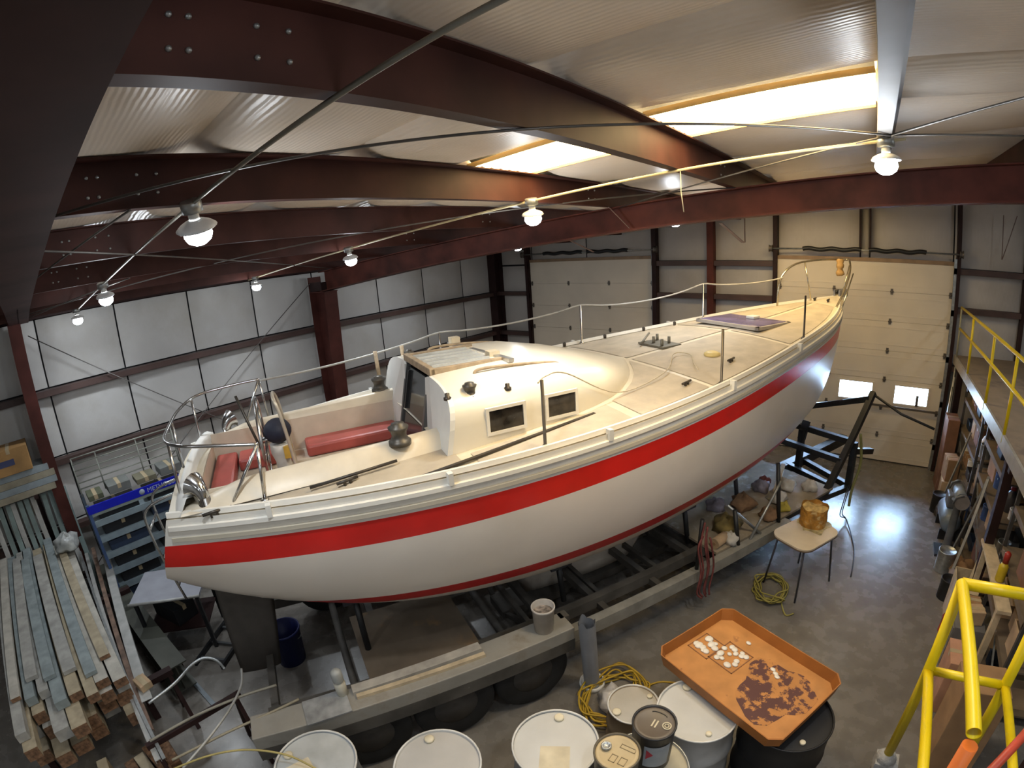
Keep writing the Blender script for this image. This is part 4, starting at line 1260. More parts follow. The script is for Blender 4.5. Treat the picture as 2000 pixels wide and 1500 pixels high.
def deco1(t, r, h):
    m = mat('pale embossed mark', (.52, .46, .33), rough=.5)
    for k in (0, 1):
        MB().box((-.012 + k * .022, -.035, h - .010), (-.002 + k * .022, .025, h - .006)).build('lid_mark', m, t)
    MB().tube([(.078 + .026 * math.cos(a), .012 + .026 * math.sin(a), h - .007) for a in [2 * math.pi * i / 20 for i in range(20)]], .005, 6, closed=True).build('lid_mark', m, t)
    MB().tube([(.078 + .013 * math.cos(a), .012 + .013 * math.sin(a), h - .007) for a in [2 * math.pi * i / 16 for i in range(16)]], .004, 6, closed=True).build('lid_mark', m, t)
    MB().tube([(.0 + .05 * math.cos(a), .075 + .015 * math.sin(a), h - .007) for a in [math.pi * i / 8 for i in range(9)]], .003, 6).build('lid_mark', mat('dark embossed mark', (.05, .045, .04), rough=.5), t)
    # wrap-around label on the side that faces the drums: pale field with a red arrow head
    rows = []
    for z in (.06, h - .09):
        rows.append([((r * (.93 + .07 * z / h) + .002) * math.cos(a), (r * (.93 + .07 * z / h) + .002) * math.sin(a), z) for a in [-1.55 + 1.3 * i / 12 for i in range(13)]])
    MB().grid(rows).build('pail_label', mat('grey label', (.34, .38, .42), rough=.5), t)
    a0 = -1.25
    pts = []
    for da, z in ((-.18, h - .12), (-.18, h - .22), (.16, h - .17)):
        q = r * (.93 + .07 * z / h) + .004
        pts.append((q * math.cos(a0 + da), q * math.sin(a0 + da), z))
    MB().add(pts, [(0, 1, 2)]).build('label_arrow', mat('red print', (.45, .02, .05), rough=.5), t)
def deco2(t, r, h):
    m = mat('tan embossed line', (.26, .20, .11), rough=.5)
    def ring(cx, cy, w, d):
        mb = MB()
        for lo, hi in (((-w, -d), (w, -d + .004)), ((-w, d - .004), (w, d)), ((-w, -d), (-w + .004, d)), ((w - .004, -d), (w, d))):
            mb.box((cx + lo[0], cy + lo[1], h - .010), (cx + hi[0], cy + hi[1], h - .0065))
        mb.build('lid_panel_mark', m, t)
    ring(.06, -.045, .022, .028); ring(.0, -.05, .02, .028); ring(.045, .055, .05, .016)
    MB().lathe([(.032, h - .010), (.032, h + .012), (.025, h + .014), (.02, h + .004), (0, h + .004)], 20, Matrix.Translation((-.075, .0, 0)), cap1=False).build('pour_spout', M_GALV, t)
pail(-.745, 2.075, .885, .136, .365, mat('dark brown lid', (.105, .085, .068), rough=.45, var=.08), mat('black pail side', (.02, .02, .022), rough=.4), 'dark brown lidded pail with round emblem and red arrow label', deco1)
pail(-.85, 1.79, .885, .138, .33, mat('tan lid', (.48, .38, .22), rough=.5, var=.08), mat('dark tan pail side', (.10, .085, .06), rough=.5), 'tan lidded pail with a metal pour spout', deco2)

# ---- rusty orange tray across the drums
def rust_mat():
    m = mat('orange tray paint', (.46, .20, .055), rough=.6, var=.10, scale=5, dirt=(.085, .03, .028), dirt_scale=9.0, dirt_lo=.47, dirt_hi=.51)
    return m
tray = thing('metal_tray', 'orange metal tray with peeling brown rust lying across the drums', 'tray', (-.39, 3.05, .90), math.atan2(-.45, 1.05))
M_TRAY = mat('orange tray side', (.36, .13, .025), rough=.55, var=.15, scale=3)
M_TRAYF = rust_mat()
L2, W2, hT = .575, .41, .11
def tray_poly(l, w, c):
    return [(-l + c, -w), (l - c, -w), (l, -w + c), (l, w - c), (l - c, w), (-l + c, w), (-l, w - c), (-l, -w + c)]
mb = MB().prism(tray_poly(L2, W2, .07), 0, .012)
# rust confined to one end: floor split into a clean and a rusty sheet of the same plate
fl1 = mb.build('tray_floor', mat('orange tray floor', (.47, .21, .06), rough=.55, var=.10, scale=6, dirt=(.24, .09, .035), dirt_scale=7, dirt_lo=.62, dirt_hi=.70), tray)
rp = []
rr = random.Random(5)
rows = []
for i in range(24):
    a = 2 * math.pi * i / 24
    q = 1 + .15 * math.sin(3 * a) + .1 * math.sin(5 * a + 1)
    rows.append((.25 + .29 * q * math.cos(a), .02 + .31 * q * math.sin(a)))
MB().prism([(max(-L2 + .03, min(L2 - .04, x)), max(-W2 + .04, min(W2 - .04, y))) for x, y in rows], .012, .0135).build('peeling_rust', M_TRAYF, tray)
rim_ = MB()
p0, p1 = tray_poly(L2, W2, .07), tray_poly(L2 + .02, W2 + .02, .07)
p2, p3 = tray_poly(L2 + .012, W2 + .012, .07), tray_poly(L2 - .008, W2 - .008, .07)
n = 8
vs = [(x, y, 0) for x, y in p0] + [(x, y, hT) for x, y in p1] + [(x, y, hT) for x, y in p2] + [(x, y, .012) for x, y in p3]
fs = []
for i in range(n):
    j = (i + 1) % n
    fs += [(i, j, n + j, n + i), (n + i, n + j, 2 * n + j, 2 * n + i), (2 * n + i, 2 * n + j, 3 * n + j, 3 * n + i)]
rim_.add(vs, fs)
rim_.build('tray_side', M_TRAY, tray)
# square pads with white foam dabs
MK = mat('brown pencil line', (.24, .10, .04), rough=.7)
for (cx, cy, w, d) in ((-.43, .0, .105, .115), (-.215, .05, .125, .135)):
    f = MB()
    for lo, hi in (((-w, -d), (w, -d + .008)), ((-w, d - .008), (w, d)), ((-w, -d), (-w + .008, d)), ((w - .008, -d), (w, d))):
        f.box((cx + lo[0], cy + lo[1], .012), (cx + hi[0], cy + hi[1], .016))
    f.build('scribed_square', MK, tray)
dab = MB().sphere((0, 0, 0), .031, 10, 6, .45).mesh('dab')
dab.materials.append(mat('white filler dab', (.74, .70, .62), rough=.6))
k = 0
for (cx, cy, w, d, n_) in ((-.43, .0, .075, .08, 10), (-.215, .05, .10, .10, 15)):
    for i in range(n_):
        k += 1
        o = share(dab, 'filler_dab', None, (0, 0, 0))
        x, y = cx + rr.uniform(-w, w), cy + rr.uniform(-d, d)
        wm = Matrix.Translation(tray.location) @ Matrix.Rotation(tray.rotation_euler[2], 4, 'Z')
        o.parent = tray
        o.location = (x, y, .018)
        q = rr.uniform(.7, 1.15)
        o.scale = (q, q * rr.uniform(.8, 1.2), q)
for (x, y) in ((-.22, .28), (.10, .19), (.14, .17), (.17, .15)):
    o = share(dab, 'filler_dab', tray, (x, y, .018)); o.scale = (.8, .6, .6)

# ================================================================== FLOOR THINGS by the trailer
tb = thing('side_table', 'small cream table with rounded top and thin dark legs beside the trailer', 'table', (-.36, 5.69, 0), math.atan2(.56, .31) - math.pi / 2 + .0)
def rrect(l, w, r, k=6):
    P = []
    for cx, cy, a0 in ((l - r, w - r, 0), (-l + r, w - r, 90), (-l + r, -w + r, 180), (l - r, -w + r, 270)):
        for i in range(k + 1):
            a = math.radians(a0 + 90 * i / k)
            P.append((cx + r * math.cos(a), cy + r * math.sin(a)))
    return P
MB().prism(rrect(.275, .36, .15), .695, .72).build('table_top', mat('cream laminate', (.62, .54, .42), rough=.45, var=.05), tb)
MB().prism(rrect(.278, .363, .15), .685, .702).build('table_edging', mat('brown edging', (.14, .10, .07), rough=.5), tb)
for sx, sy in ((-1, -1), (1, -1), (1, 1), (-1, 1)):
    MB().cyl((sx * .19, sy * .27, .69), (sx * .25, sy * .34, 0), .012, 8).build('leg', mat('dark bent leg', (.05, .05, .055), rough=.4, metal=.5), tb)
cn = thing('foam_tub', 'orange-brown stained tub dripping foam on the small table', 'tub', (-.32, 5.93, .72), .3)
M_FOAM = mat('amber foam', (.42, .20, .03), rough=.7, var=.25, scale=14, dirt=(.60, .45, .22), dirt_scale=9, dirt_lo=.55, dirt_hi=.66, bump=.5, bscale=30)
rows = []
for i in range(9):
    z = i * .03
    rows.append([((.165 + .006 * math.sin(5 * a + i)) * math.cos(a), (.165 + .006 * math.sin(4 * a - i)) * math.sin(a), z + (.010 * math.sin(6 * a) if i == 8 else 0)) for a in [2 * math.pi * j / 28 for j in range(28)]])
MB().grid(rows, closed=True).build('tub_body', M_FOAM, cn)
rows = [[(q * math.cos(a), q * math.sin(a), .20 + .02 * math.sin(3 * a + 9 * q)) for a in [2 * math.pi * j / 28 for j in range(28)]] for q in (.160, .11, .06, .005)]
MB().grid(rows, closed=True).build('tub_foam', mat('pale foam', (.55, .38, .14), rough=.8, var=.25, scale=18), cn)
MB().prism([((.19 + .05 * math.sin(3 * a + 1)) * math.cos(a), -.05 + (.19 + .05 * math.sin(4 * a)) * math.sin(a)) for a in [2 * math.pi * j / 28 for j in range(28)]], 0, .004).build('drip_stain', mat('pale drip', (.50, .42, .22), rough=.6, var=.3, scale=12), cn)
def cord(name, cx, cy, rx, ry, loops, r, m, label, seed, tail=()):
    q = random.Random(seed)
    pts = []
    n_ = loops * 9
    for i in range(n_):
        a = 2 * math.pi * i / 9
        f = 1 + q.uniform(-.28, .28)
        pts.append((cx + rx * f * math.cos(a) + q.uniform(-.03, .03), cy + ry * f * math.sin(a) + q.uniform(-.03, .03), r + .004 + .0045 * i / 3 + q.uniform(0, .008)))
    pts += list(tail)
    return tag(MB().tube(smooth_path(pts, 5), r, 6).build(name, m), label, 'cord')
cord('extension_cord', -.62, 5.36, .18, .24, 7, .010, mat('olive yellow cord', (.30, .26, .06), rough=.7), 'coiled olive yellow cord on the floor under the small table', 3, [(-.45, 5.2, .012), (-.36, 5.0, .012), (-.28, 5.06, .012)])
cord('extension_cord', -1.55, 3.05, .24, .34, 7, .010, mat('orange yellow cord', (.50, .33, .03), rough=.6), 'tangled orange yellow cord on the floor behind the drums', 8, [(-1.3, 3.4, .012), (-1.05, 3.55, .012), (-.8, 3.7, .012)])
lump('plastic_bag', (-1.50, 2.99, .03), .14, mat('milky plastic film', (.55, .53, .52), rough=.3, var=.1, scale=6), 'crumpled milky plastic bag on the tangled cord', 'bag', 12, .8)
pv = thing('pvc_pipe', 'grey plastic pipe standing in a white ring beside the trailer', 'pipe', (-1.80, 3.12, 0))
pp_ = MB()
a0_, a1_ = Vector((0, 0, .0)), Vector((.02, -.14, .92))
rows = []
for k_, t_ in ((0, 0), (1, .5), (2, 1)):
    p = a0_.lerp(a1_, t_)
    rows.append([(p.x + .075 * math.cos(a), p.y + .075 * math.sin(a), p.z + (.05 * max(0, math.sin(3 * a)) if k_ == 2 else 0)) for a in [2 * math.pi * j / 24 for j in range(24)]])
pp_.grid(rows, closed=True)
rows = [[(p_[0] * .92 + rows[2][0][0] * 0 + .0016, p_[1] * .92 - .011, p_[2]) for p_ in rows[2]], [(a0_.x + .069 * math.cos(a), a0_.y + .069 * math.sin(a), .02) for a in [2 * math.pi * j / 24 for j in range(24)]]]
pp_.grid(rows, closed=True)
pp_.build('pipe_wall', mat('grey plastic pipe', (.27, .28, .30), rough=.4, var=.06), pv)
MB().lathe([(.078, 0), (.12, 0), (.125, .03), (.12, .06), (.112, .06), (.108, .02), (.08, .02)], 24, cap0=False, cap1=False).build('base_ring', M_WHITE, pv)

# ================================================================== MEZZANINE AND YELLOW RAILS
mz = MB().box((1.60, 2.6, 2.08), (XR - .05, YE - .25, 2.16))
mezz = thing('mezzanine', 'storage mezzanine with brown plank floor and yellow guard rail', 'mezzanine', (0, 0, 0))
mz.build('floor_slab', mat('mezzanine plywood', (.22, .17, .12), rough=.85, var=.15, scale=2, dirt=(.13, .10, .08), dirt_scale=2), mezz)
MB().box((1.57, 2.6, 2.02), (1.60, YE - .25, 2.17)).build('edge_trim', mat('bright edge angle', (.45, .42, .36), rough=.4, metal=.5), mezz)
for y in (4.0, 5.5, 7.0, 8.5):
    box('joist', (1.62, y - .04, 1.90), (XR - .1, y + .04, 2.08), M_STEELD, mezz)
for y in (2.75, 5.75, 9.7):
    box('post', (1.64, y - .05, 0), (1.74, y + .05, 2.02), M_STEELD, mezz)
M_YEL = mat('yellow rail paint', (.68, .50, .0), rough=.38, var=.06, scale=4, dirt=(.48, .30, .03), dirt_scale=10, dirt_lo=.66, dirt_hi=.72)
for z in (2.99, 2.645):
    MB().tube([(1.585, 2.6, z), (1.585, 9.68, z)], .021, 10).build('guard_rail', M_YEL, mezz)
for y in (2.65, 4.6, 5.85, 7.0, 8.5):
    MB().tube([(1.585, y, 2.08), (1.585, y, 2.99)], .019, 10).build('rail_post', M_YEL, mezz)
MB().tube([(1.585, 9.68, 2.08), (1.585, 9.68, 3.0)], .016, 8).build('rail_post', mat('pale rail end', (.35, .33, .22), rough=.5), mezz)

yr = thing('yellow_guard_frame', 'yellow pipe guard frame with an open pipe end at the lower right corner', 'guard rail', (.55, 2.04, 0))
PR = .0245
zT, zM, zB = 2.75, 2.279, 1.68
def yp(name, a, b, m=M_YEL, r=PR):
    return MB().tube([a, b], r, 14).build(name, m, yr)
yp('post', (0, 0, zB), (0, 0, zT))
yp('post', (.362, 0, zB - .1), (.362, 0, zT))
yp('cross_rail', (0, 0, zT), (.40, 0, zT))
yp('cross_rail', (0, 0, zM), (.362, 0, zM), r=.021)
hol = MB()
rows = [[(PR * math.cos(a), y, zT + PR * math.sin(a)) for a in [2 * math.pi * j / 16 for j in range(16)]] for y in (0, -.78)]
hol.grid(rows, closed=True)
rows = [[(PR * q * math.cos(a), y, zT + PR * q * math.sin(a)) for a in [2 * math.pi * j / 16 for j in range(16)]] for q, y in ((1, -.78), (.86, -.78), (.86, -.35))]
hol.grid(rows[::-1], closed=True)
hol.build('top_rail', M_YEL, yr)
yp('mid_rail', (0, 0, zM), (0, -1.3, zM), r=.023)
yp('mid_rail', (.362, 0, zM), (.362, -1.3, zM), r=.021)
M_ORG = mat('orange paint', (.62, .14, .02), rough=.4, var=.06)
yp('orange_post', (.0, -.80, zT - .03), (.0, -.84, zB - .6), M_ORG, .026)
yp('red_brace', (.44, -.30, zT - .25), (.03, -.80, zT - .55), mat('red orange paint', (.42, .05, .02), rough=.45), .018)
MB().sphere((0, 0, zB - .03), .055, 10, 6, .8).box((-.05, -.05, zB - .12), (.07, .05, zB - .04)).build('foot_clamp', mat('grey clamp', (.28, .27, .25), rough=.8, bump=.4, bscale=60), yr)
box('base_channel', (-.04, -1.4, zB - .2), (.04, .04, zB - .12), M_STEELD, yr)
box('base_channel', (.32, -1.4, zB - .2), (.40, .04, zB - .12), M_STEELD, yr)
for x in (0, .36):
    box('leg', (x - .03, -1.38, 0), (x + .03, -1.32, zB - .2), M_STEELD, yr)
    box('leg', (x - .03, -.90, 0), (x + .03, -.84, zB - .2), M_STEELD, yr)
# ================================================================== LUMBER AND RACKS on the left
rl = random.Random(21)
M_LUM = [mat('grey sawn lumber', (.34, .335, .31), rough=.85, var=.14, scale=9), mat('bluish weathered lumber', (.24, .28, .285), rough=.85, var=.14, scale=9), mat('tan lumber', (.38, .32, .22), rough=.85, var=.14, scale=9), mat('pale lumber', (.43, .41, .36), rough=.85, var=.12, scale=9)]
M_ENDG = mat('brown end grain', (.20, .11, .06), rough=.9, var=.3, scale=30)
lr = thing('lumber_rack', 'low dark steel rack that carries the lumber stack', 'rack', (0, 0, 0))
for x in (-7.6, -6.2, -4.85):
    MB().box((x - .04, -1.25, .46), (x + .04, -.02, .54)).build('rack_arm', M_STEELD, lr)
    for y in (-1.22, -.06):
        MB().box((x - .035, y - .035, 0), (x + .035, y + .035, .46)).build('rack_leg', M_STEELD, lr)
ordn = ['first', 'second', 'third', 'fourth', 'fifth', 'sixth', 'seventh', 'eighth', 'ninth', 'tenth', 'eleventh', 'twelfth']
COLN = ['grey', 'bluish grey', 'tan', 'pale']
def board(x0, x1, y, z, w, h, ci, label, yaw=0.0, roll=0.0):
    t = thing('board', label, 'board', (x1, y, z), yaw, 'boards in the lumber stack')
    t.rotation_euler = (roll, 0, yaw)
    MB().box((x0 - x1, -w / 2, 0), (0, w / 2, h)).build('board_body', M_LUM[ci], t)
    MB().box((0, -w / 2, 0), (.003, w / 2, h)).build('end_grain', M_ENDG if ci in (2, 3) else M_LUM[ci], t)
    return t
z = .54
for layer, (h, cols, lname) in enumerate(((.14, None, 'bottom'), (.14, None, 'lower'), (.12, None, 'middle'), (.09, None, 'upper'), (.045, None, 'top'))):
    n = [6, 6, 7, 8, 6][layer]
    wy = 1.08 / n
    for k in range(n):
        y = -1.20 + wy * (k + .5) + rl.uniform(-.01, .01)
        w = wy * (rl.uniform(.72, .93) if layer < 4 else rl.uniform(.5, .72))
        ci = ([3, 0, 1, 0, 1, 2, 2, 3][min(7, k + (layer % 2))] if layer > 2 else rl.choice((0, 2, 2, 3)))
        x1 = -4.42 + rl.uniform(-.28, .22) + (.12 if layer < 3 else 0) - (.25 if layer == 4 else 0)
        x0 = -8.05 + rl.uniform(0, .5) + (.1 if layer == 4 else 0)
        board(x0, x1, y, z + .001, w, h - .006, ci, '%s board, %s layer of the lumber stack, %s from the left' % (COLN[ci], lname, ordn[k]), [0, 0, 0, rl.uniform(-.008, .008), rl.uniform(-.028, .028)][layer])
    z += h
# brown short offcuts in front of the stack ends
for i in range(9):
    t = carton('wood_block', (-4.0 + rl.uniform(-.14, .14), -1.05 + .115 * i, 0), (.32, .10, .24 + .05 * (i % 4)), rl.uniform(-.25, .25), M_ENDG if i % 3 else M_LUM[2], '%s wood offcut before the lumber stack, counted from the left' % ordn[i], 'wood block', group='offcuts before the lumber stack')
    bpy.data.objects.remove(t.children[1])
# long metal strips on the boat side of the stack
M_GALVL = mat('pale galvanised strip', (.44, .44, .42), rough=.5, metal=.3, var=.1, scale=8)
def strip(name, a, b, w, h, m, label, cat, lip=True):
    t = thing(name, label, cat, a)
    d = Vector(b) - Vector(a)
    MB().bar((0, 0, 0), d, w, .006).build('web', m, t)
    if lip:
        s = d.normalized().cross(Vector((0, 0, 1))).normalized()
        for q in (-1, 1):
            o = s * (q * w / 2)
            MB().bar(o + Vector((0, 0, -h / 2)), d + o + Vector((0, 0, -h / 2)), .005, h).build('lip', m, t)
    return t
st = thing('support_horse', 'low dark trestle under the metal strips beside the lumber', 'trestle', (-4.6, -.02, 0))
MB().box((-.04, -.22, .60), (.04, .30, .66)).build('beam', M_STEELD, st)
for y in (-.18, .26):
    for x in (-.2, .2):
        MB().bar((x, y, 0), (0, y, .62), .04, .04).build('leg', M_STEELD, st)
st2 = thing('support_horse', 'second low dark trestle farther along the metal strips', 'trestle', (-6.45, -.06, 0))
MB().box((-.04, -.22, .60), (.04, .40, .66)).build('beam', M_STEELD, st2)
for y in (-.18, .06):
    for x in (-.2, .2):
        MB().bar((x, y, 0), (0, y, .62), .04, .04).build('leg', M_STEELD, st2)
strip('metal_channel', (-8.0, .32, .72), (-4.25, -.06, .72), .10, .05, M_GALVL, 'widest pale metal channel lying between lumber stack and dark beam', 'channel')
strip('metal_channel', (-7.9, .14, .70), (-3.9, -.155, .70), .05, .035, mat('rusty strip', (.22, .14, .10), rough=.7, var=.3, scale=8), 'rusty brown metal strip next to the widest pale channel', 'channel')
strip('metal_channel', (-7.8, .02, .70), (-3.55, -.22, .70), .045, .03, M_GALVL, 'thin pale metal strip nearest the lumber stack', 'channel')
strip('metal_channel', (-7.8, -.05, .76), (-3.5, -.17, .73), .03, .02, M_GALV, 'narrow shiny strip lying over the thin pale one', 'channel', False)
gb = thing('steel_beam', 'long dark olive steel beam lying on the floor beside the metal channels', 'beam', (-7.85, .17, .26))
M_OLV = mat('dark olive beam paint', (.075, .078, .062), rough=.6, var=.15, scale=3)
d = Vector((2.95, .18, 0))
for q, w, h in ((.16, .26, .014), (-.16, .26, .014), (0, .012, .31)):
    MB().bar((0, 0, q), d + Vector((0, 0, q)), w, h).build('flange' if q else 'web', M_OLV, gb)
box('bearer', (.3, -.14, -.26), (.42, .16, -.167), M_STEELD, gb)
box('bearer', (2.4, -.02, -.26), (2.52, .30, -.167), M_STEELD, gb)
strip('flat_bar', (-6.6, .36, .02), (-4.55, .50, .02), .05, .02, mat('bluish flat bar', (.20, .23, .25), rough=.5, metal=.3), 'bluish flat metal bar on the floor beside the olive beam', 'bar', False)
carton('carton', (-4.45, -.02, .724), (.17, .12, .07), .2, M_CARDL, 'small pale carton with orange stain on the end of the metal channel')
lump('plastic_bag', (-7.25, -.16, 1.085), .16, mat('clear crumpled film', (.44, .46, .45), rough=.25, var=.2, scale=10), 'crumpled clear plastic bag on the far end of the lumber stack', 'bag', 5, .8)
# bundle of steel studs on wall brackets, loose studs leaning below
sb = thing('wall_bracket', 'steel wall bracket holding the bundle of studs', 'bracket', (0, 0, 0))
for y in (-.35, -1.6):
    MB().box((XW + .2, y - .03, 1.66), (XW + .66, y + .03, 1.71)).build('bracket_arm', M_STEELD, sb)
    MB().box((XW + .2, y - .03, 0), (XW + .25, y + .03, 1.66)).build('bracket_post', M_STEELD, sb)
M_STUD = mat('galvanised stud', (.30, .35, .38), rough=.5, metal=.35, var=.12, scale=5)
M_STUDW = mat('wooden stud edge', (.30, .27, .20), rough=.8, var=.15, scale=5)
k = 0
for i in range(4):
    for j in range(3):
        k += 1
        x = XW + .26 + j * .125
        zz = 1.712 + i * .092
        t = thing('wall_stud', '%s stud of the bundle on the wall bracket, from lowest wall side' % (ordn[k - 1]), 'stud', (x, -.03 + rl.uniform(-.05, .04), zz), 0, 'studs bundled on the wall bracket')
        MB().box((0, -2.4, 0), (.118, 0, .088)).build('stud_body', M_STUD if i == 3 or (i + j) % 3 == 0 else M_STUDW, t)
        MB().box((.004, 0, .004), (.114, .003, .084)).build('stud_end', M_STUDW, t)
carton('carton', (XW + .5, -.52, 2.085), (.42, .52, .33), 0.0, mat('orange printed carton', (.36, .20, .07), rough=.8, var=.2, scale=3), 'orange brown printed carton on top of the bundled studs beside the column')
ct = [o for o in COL.objects if o.name.startswith('carton')][-1]
MB().box((.211, -.17, .12), (.213, .05, .20)).build('blue_print', mat('blue print', (.05, .06, .14), rough=.7), [o for o in COL.objects if o.get('label', '').startswith('orange brown printed')][0])
for i in range(11):
    y = -1.02 + i * .105
    a, b_ = (XW + .78 + rl.uniform(-.05, .05), y, 0.0), (XW + .36, y + rl.uniform(-.03, .03), 1.62)
    t = thing('leaning_stud', '%s metal stud leaning behind the lumber, counted from the left' % ordn[i], 'stud', a, 0, 'studs leaning on the wall')
    v = Vector(b_) - Vector(a)
    MB().bar((0, 0, 0), v, .07, .03, (1, 0, 0)).build('stud_body', mat('greenish stud', (.20, .26, .25), rough=.5, metal=.3, var=.15, scale=6) if i % 3 else M_GALVL, t)
# display rack with blue header
dr = thing('display_rack', 'tall steel shelf rack with a bright blue lettered header by the wall', 'shelf rack', (-7.0, .24, 0))
M_RK = mat('blue grey rack steel', (.13, .17, .22), rough=.5, metal=.3, var=.15)
M_RKS = mat('pale blue shelf edge', (.26, .33, .37), rough=.45, metal=.2, var=.1)
for x in (0, -.5):
    for y in (0, 1.45):
        MB().box((x - .02, y - .02, 0), (x + .02, y + .02, 1.62)).build('rack_post', M_RK if x else mat('deep blue post', (.05, .09, .20), rough=.4), dr)
for zz in (.18, .42, .66, .90, 1.14, 1.36):
    MB().box((-.5, 0, zz), (0, 1.45, zz + .012)).box((-.004, 0, zz - .05), (.012, 1.45, zz + .03)).build('rack_shelf', M_RKS, dr)
hd = MB().box((.0, -.02, 1.50), (.025, 1.47, 1.605)).build('rack_header', mat('bright blue header', (.006, .012, .42), rough=.35, var=.05), dr)
MB().box((-.004, -.02, 1.46), (.018, 1.47, 1.50)).build('header_trim', mat('silver green trim', (.30, .36, .33), rough=.4, metal=.4), hd)
M_LET = mat('pale lettering', (.42, .50, .62), rough=.5)
MB().lathe([(.038, 0), (.038, .003), (0, .003)], 20, Matrix.Translation((.025, .72, 1.553)) @ Matrix.Rotation(math.pi / 2, 4, 'Y'), cap1=False).build('round_emblem', M_LET, hd)
fc = bpy.data.curves.new('header_text', 'FONT')
fc.body = 'METHOLUX'
fc.size = .085
fc.extrude = .001
fo = bpy.data.objects.new('header_text', fc)
COL.objects.link(fo)
bpy.context.view_layer.update()
me = bpy.data.meshes.new_from_object(fo.evaluated_get(bpy.context.evaluated_depsgraph_get()))
bpy.data.objects.remove(fo)
lt = bpy.data.objects.new('header_lettering', me)
COL.objects.link(lt)
me.materials.clear(); me.materials.append(M_LET)
lt.parent = hd
lt.location = (.027, .79, 1.522)
lt.rotation_euler = (math.pi / 2, 0, math.pi / 2)
wr_ = MB()
for y in (.0, .33, .9, 1.42):
    wr_.tube([(-.45, y, 1.6), (-.5, y, 2.12)], .010, 6)
for zz in (1.70, 1.78, 1.88, 1.95, 2.04, 2.12):
    wr_.tube([(-.48, 0, zz), (-.49, 1.42, zz)], .009, 6)
wr_.build('wire_back', mat('pale wire', (.33, .35, .31), rough=.5, metal=.3), dr)
for i, (y, w, zz, c) in enumerate(((.15, .2, 1.62, 0), (.48, .3, 1.62, 1), (.85, .28, 1.62, 2), (1.2, .3, 1.62, 1))):
    carton('shelf_box', (-7.25, .24 + y, 1.615), (.3, w, .07 + .04 * (i % 2)), 0, [mat('dark green carton', (.09, .10, .06), rough=.8), mat('grey parts tray', (.15, .16, .15), rough=.7), mat('dull olive tray', (.16, .15, .10), rough=.8)][c],
           ['dark green carton on top of the blue-headed rack, nearest the column', 'grey tray on top of the blue-headed rack beside the green carton', 'olive tray on top of the blue-headed rack, third from the column', 'grey tray on top of the blue-headed rack, farthest from the column'][i], group='boxes on the display rack')
for i in range(12):
    zz = (.192, .432, .672, .912, 1.152, 1.372)[i // 2]
    carton('parts_bin', (-7.24, .24 + .38 + .68 * (i % 2), zz + .0005), (.36, .55, .13), 0, M_BLACK if i % 3 else mat('dark blue bin', (.02, .035, .07), rough=.6), '%s parts bin on the %s shelf of the blue-headed rack' % (['column side', 'boat side'][i % 2], ['lowest', 'second', 'third', 'fourth', 'fifth', 'highest'][i // 2]), 'bin', group='bins on the display rack')
# work table under the stern
wt = thing('work_table', 'white topped work table standing behind the transom', 'table', (-5.95, .72, 0), math.atan2(.79, .50) - math.pi / 2)
MB().box((-.30, -.35, .75), (.36, .50, .78)).build('table_top', mat('bluish white top', (.30, .31, .35), rough=.5, var=.06), wt)
MB().tube([(.36, -.37, .762), (.36, .5, .762)], .018, 8).build('front_edge', M_GALVL, wt)
for sx, sy in ((-.26, -.30), (.32, -.30), (.32, .45), (-.26, .45)):
    MB().bar((sx, sy, 0), (sx, sy, .75), .04, .04).build('leg', M_BLACK, wt)
MB().box((-.26, -.30, .3), (.32, .45, .32)).build('lower_shelf', M_STEELD, wt)
carton('tool_case', (-5.95, .72, .322), (.5, .3, .22), .3, M_BLACK, 'black tool case on the lower shelf of the work table', 'case')
ladr = thing('floor_ladder', 'dark metal ladder lying on the floor behind the rudder', 'ladder', (-5.15, .70, .03), math.atan2(1.2, -.9))
for y in (-.18, .18):
    MB().bar((0, y, 0), (1.9, y, 0), .03, .06).build('stile', M_BLACK, ladr)
for i in range(7):
    MB().bar((.12 + .27 * i, -.18, 0), (.12 + .27 * i, .18, 0), .03, .025).build('rung', mat('dull rung', (.10, .105, .11), rough=.5, metal=.4), ladr)
# bent pipes resting between the lumber and the trailer
def pipe(pts, r, m, label, cat='pipe', n='bent_pipe'):
    return tag(MB().tube(smooth_path(pts, 6), r, 8).build(n, m), label, cat)
pst = thing('pipe_stand', 'dark floor stand that holds the loose bent pipes', 'stand', (-3.72, .1, 0))
MB().bar((0, -.35, .72), (0, .55, .72), .05, .05).build('beam', M_STEELD, pst)
for y in (-.3, .5):
    MB().bar((-.22, y, 0), (0, y, .72), .035, .035).build('leg', M_STEELD, pst)
    MB().bar((.22, y, 0), (0, y, .72), .035, .035).build('leg', M_STEELD, pst)
pipe([(-4.10, -.06, .80), (-4.17, .22, .80), (-4.29, .45, .80), (-4.29, .58, .80), (-4.20, .66, .78), (-4.08, .68, .74)], .014, M_GALV, 'shiny bent pipe with a hooked end beside the steel beam')
pipe([(-3.87, .78, .82), (-3.70, .68, .80), (-3.52, .47, .80), (-3.37, .19, .79), (-3.26, -.08, .78)], .011, M_GALVL, 'curved pale pipe sweeping toward the bottom edge')
pipe([(-3.70, -.20, .78), (-3.70, .20, .775), (-3.62, .62, .775), (-3.49, .92, .79)], .012, mat('brownish pipe', (.26, .24, .19), rough=.5), 'straight brownish pipe crossing the curved pale pipe')
pipe([(-3.40, -.12, .77), (-3.35, .34, .77), (-3.25, .70, .80), (-3.17, .96, .83)], .011, mat('tan pipe', (.30, .26, .18), rough=.5), 'tan pipe pointing at the rear of the trailer')
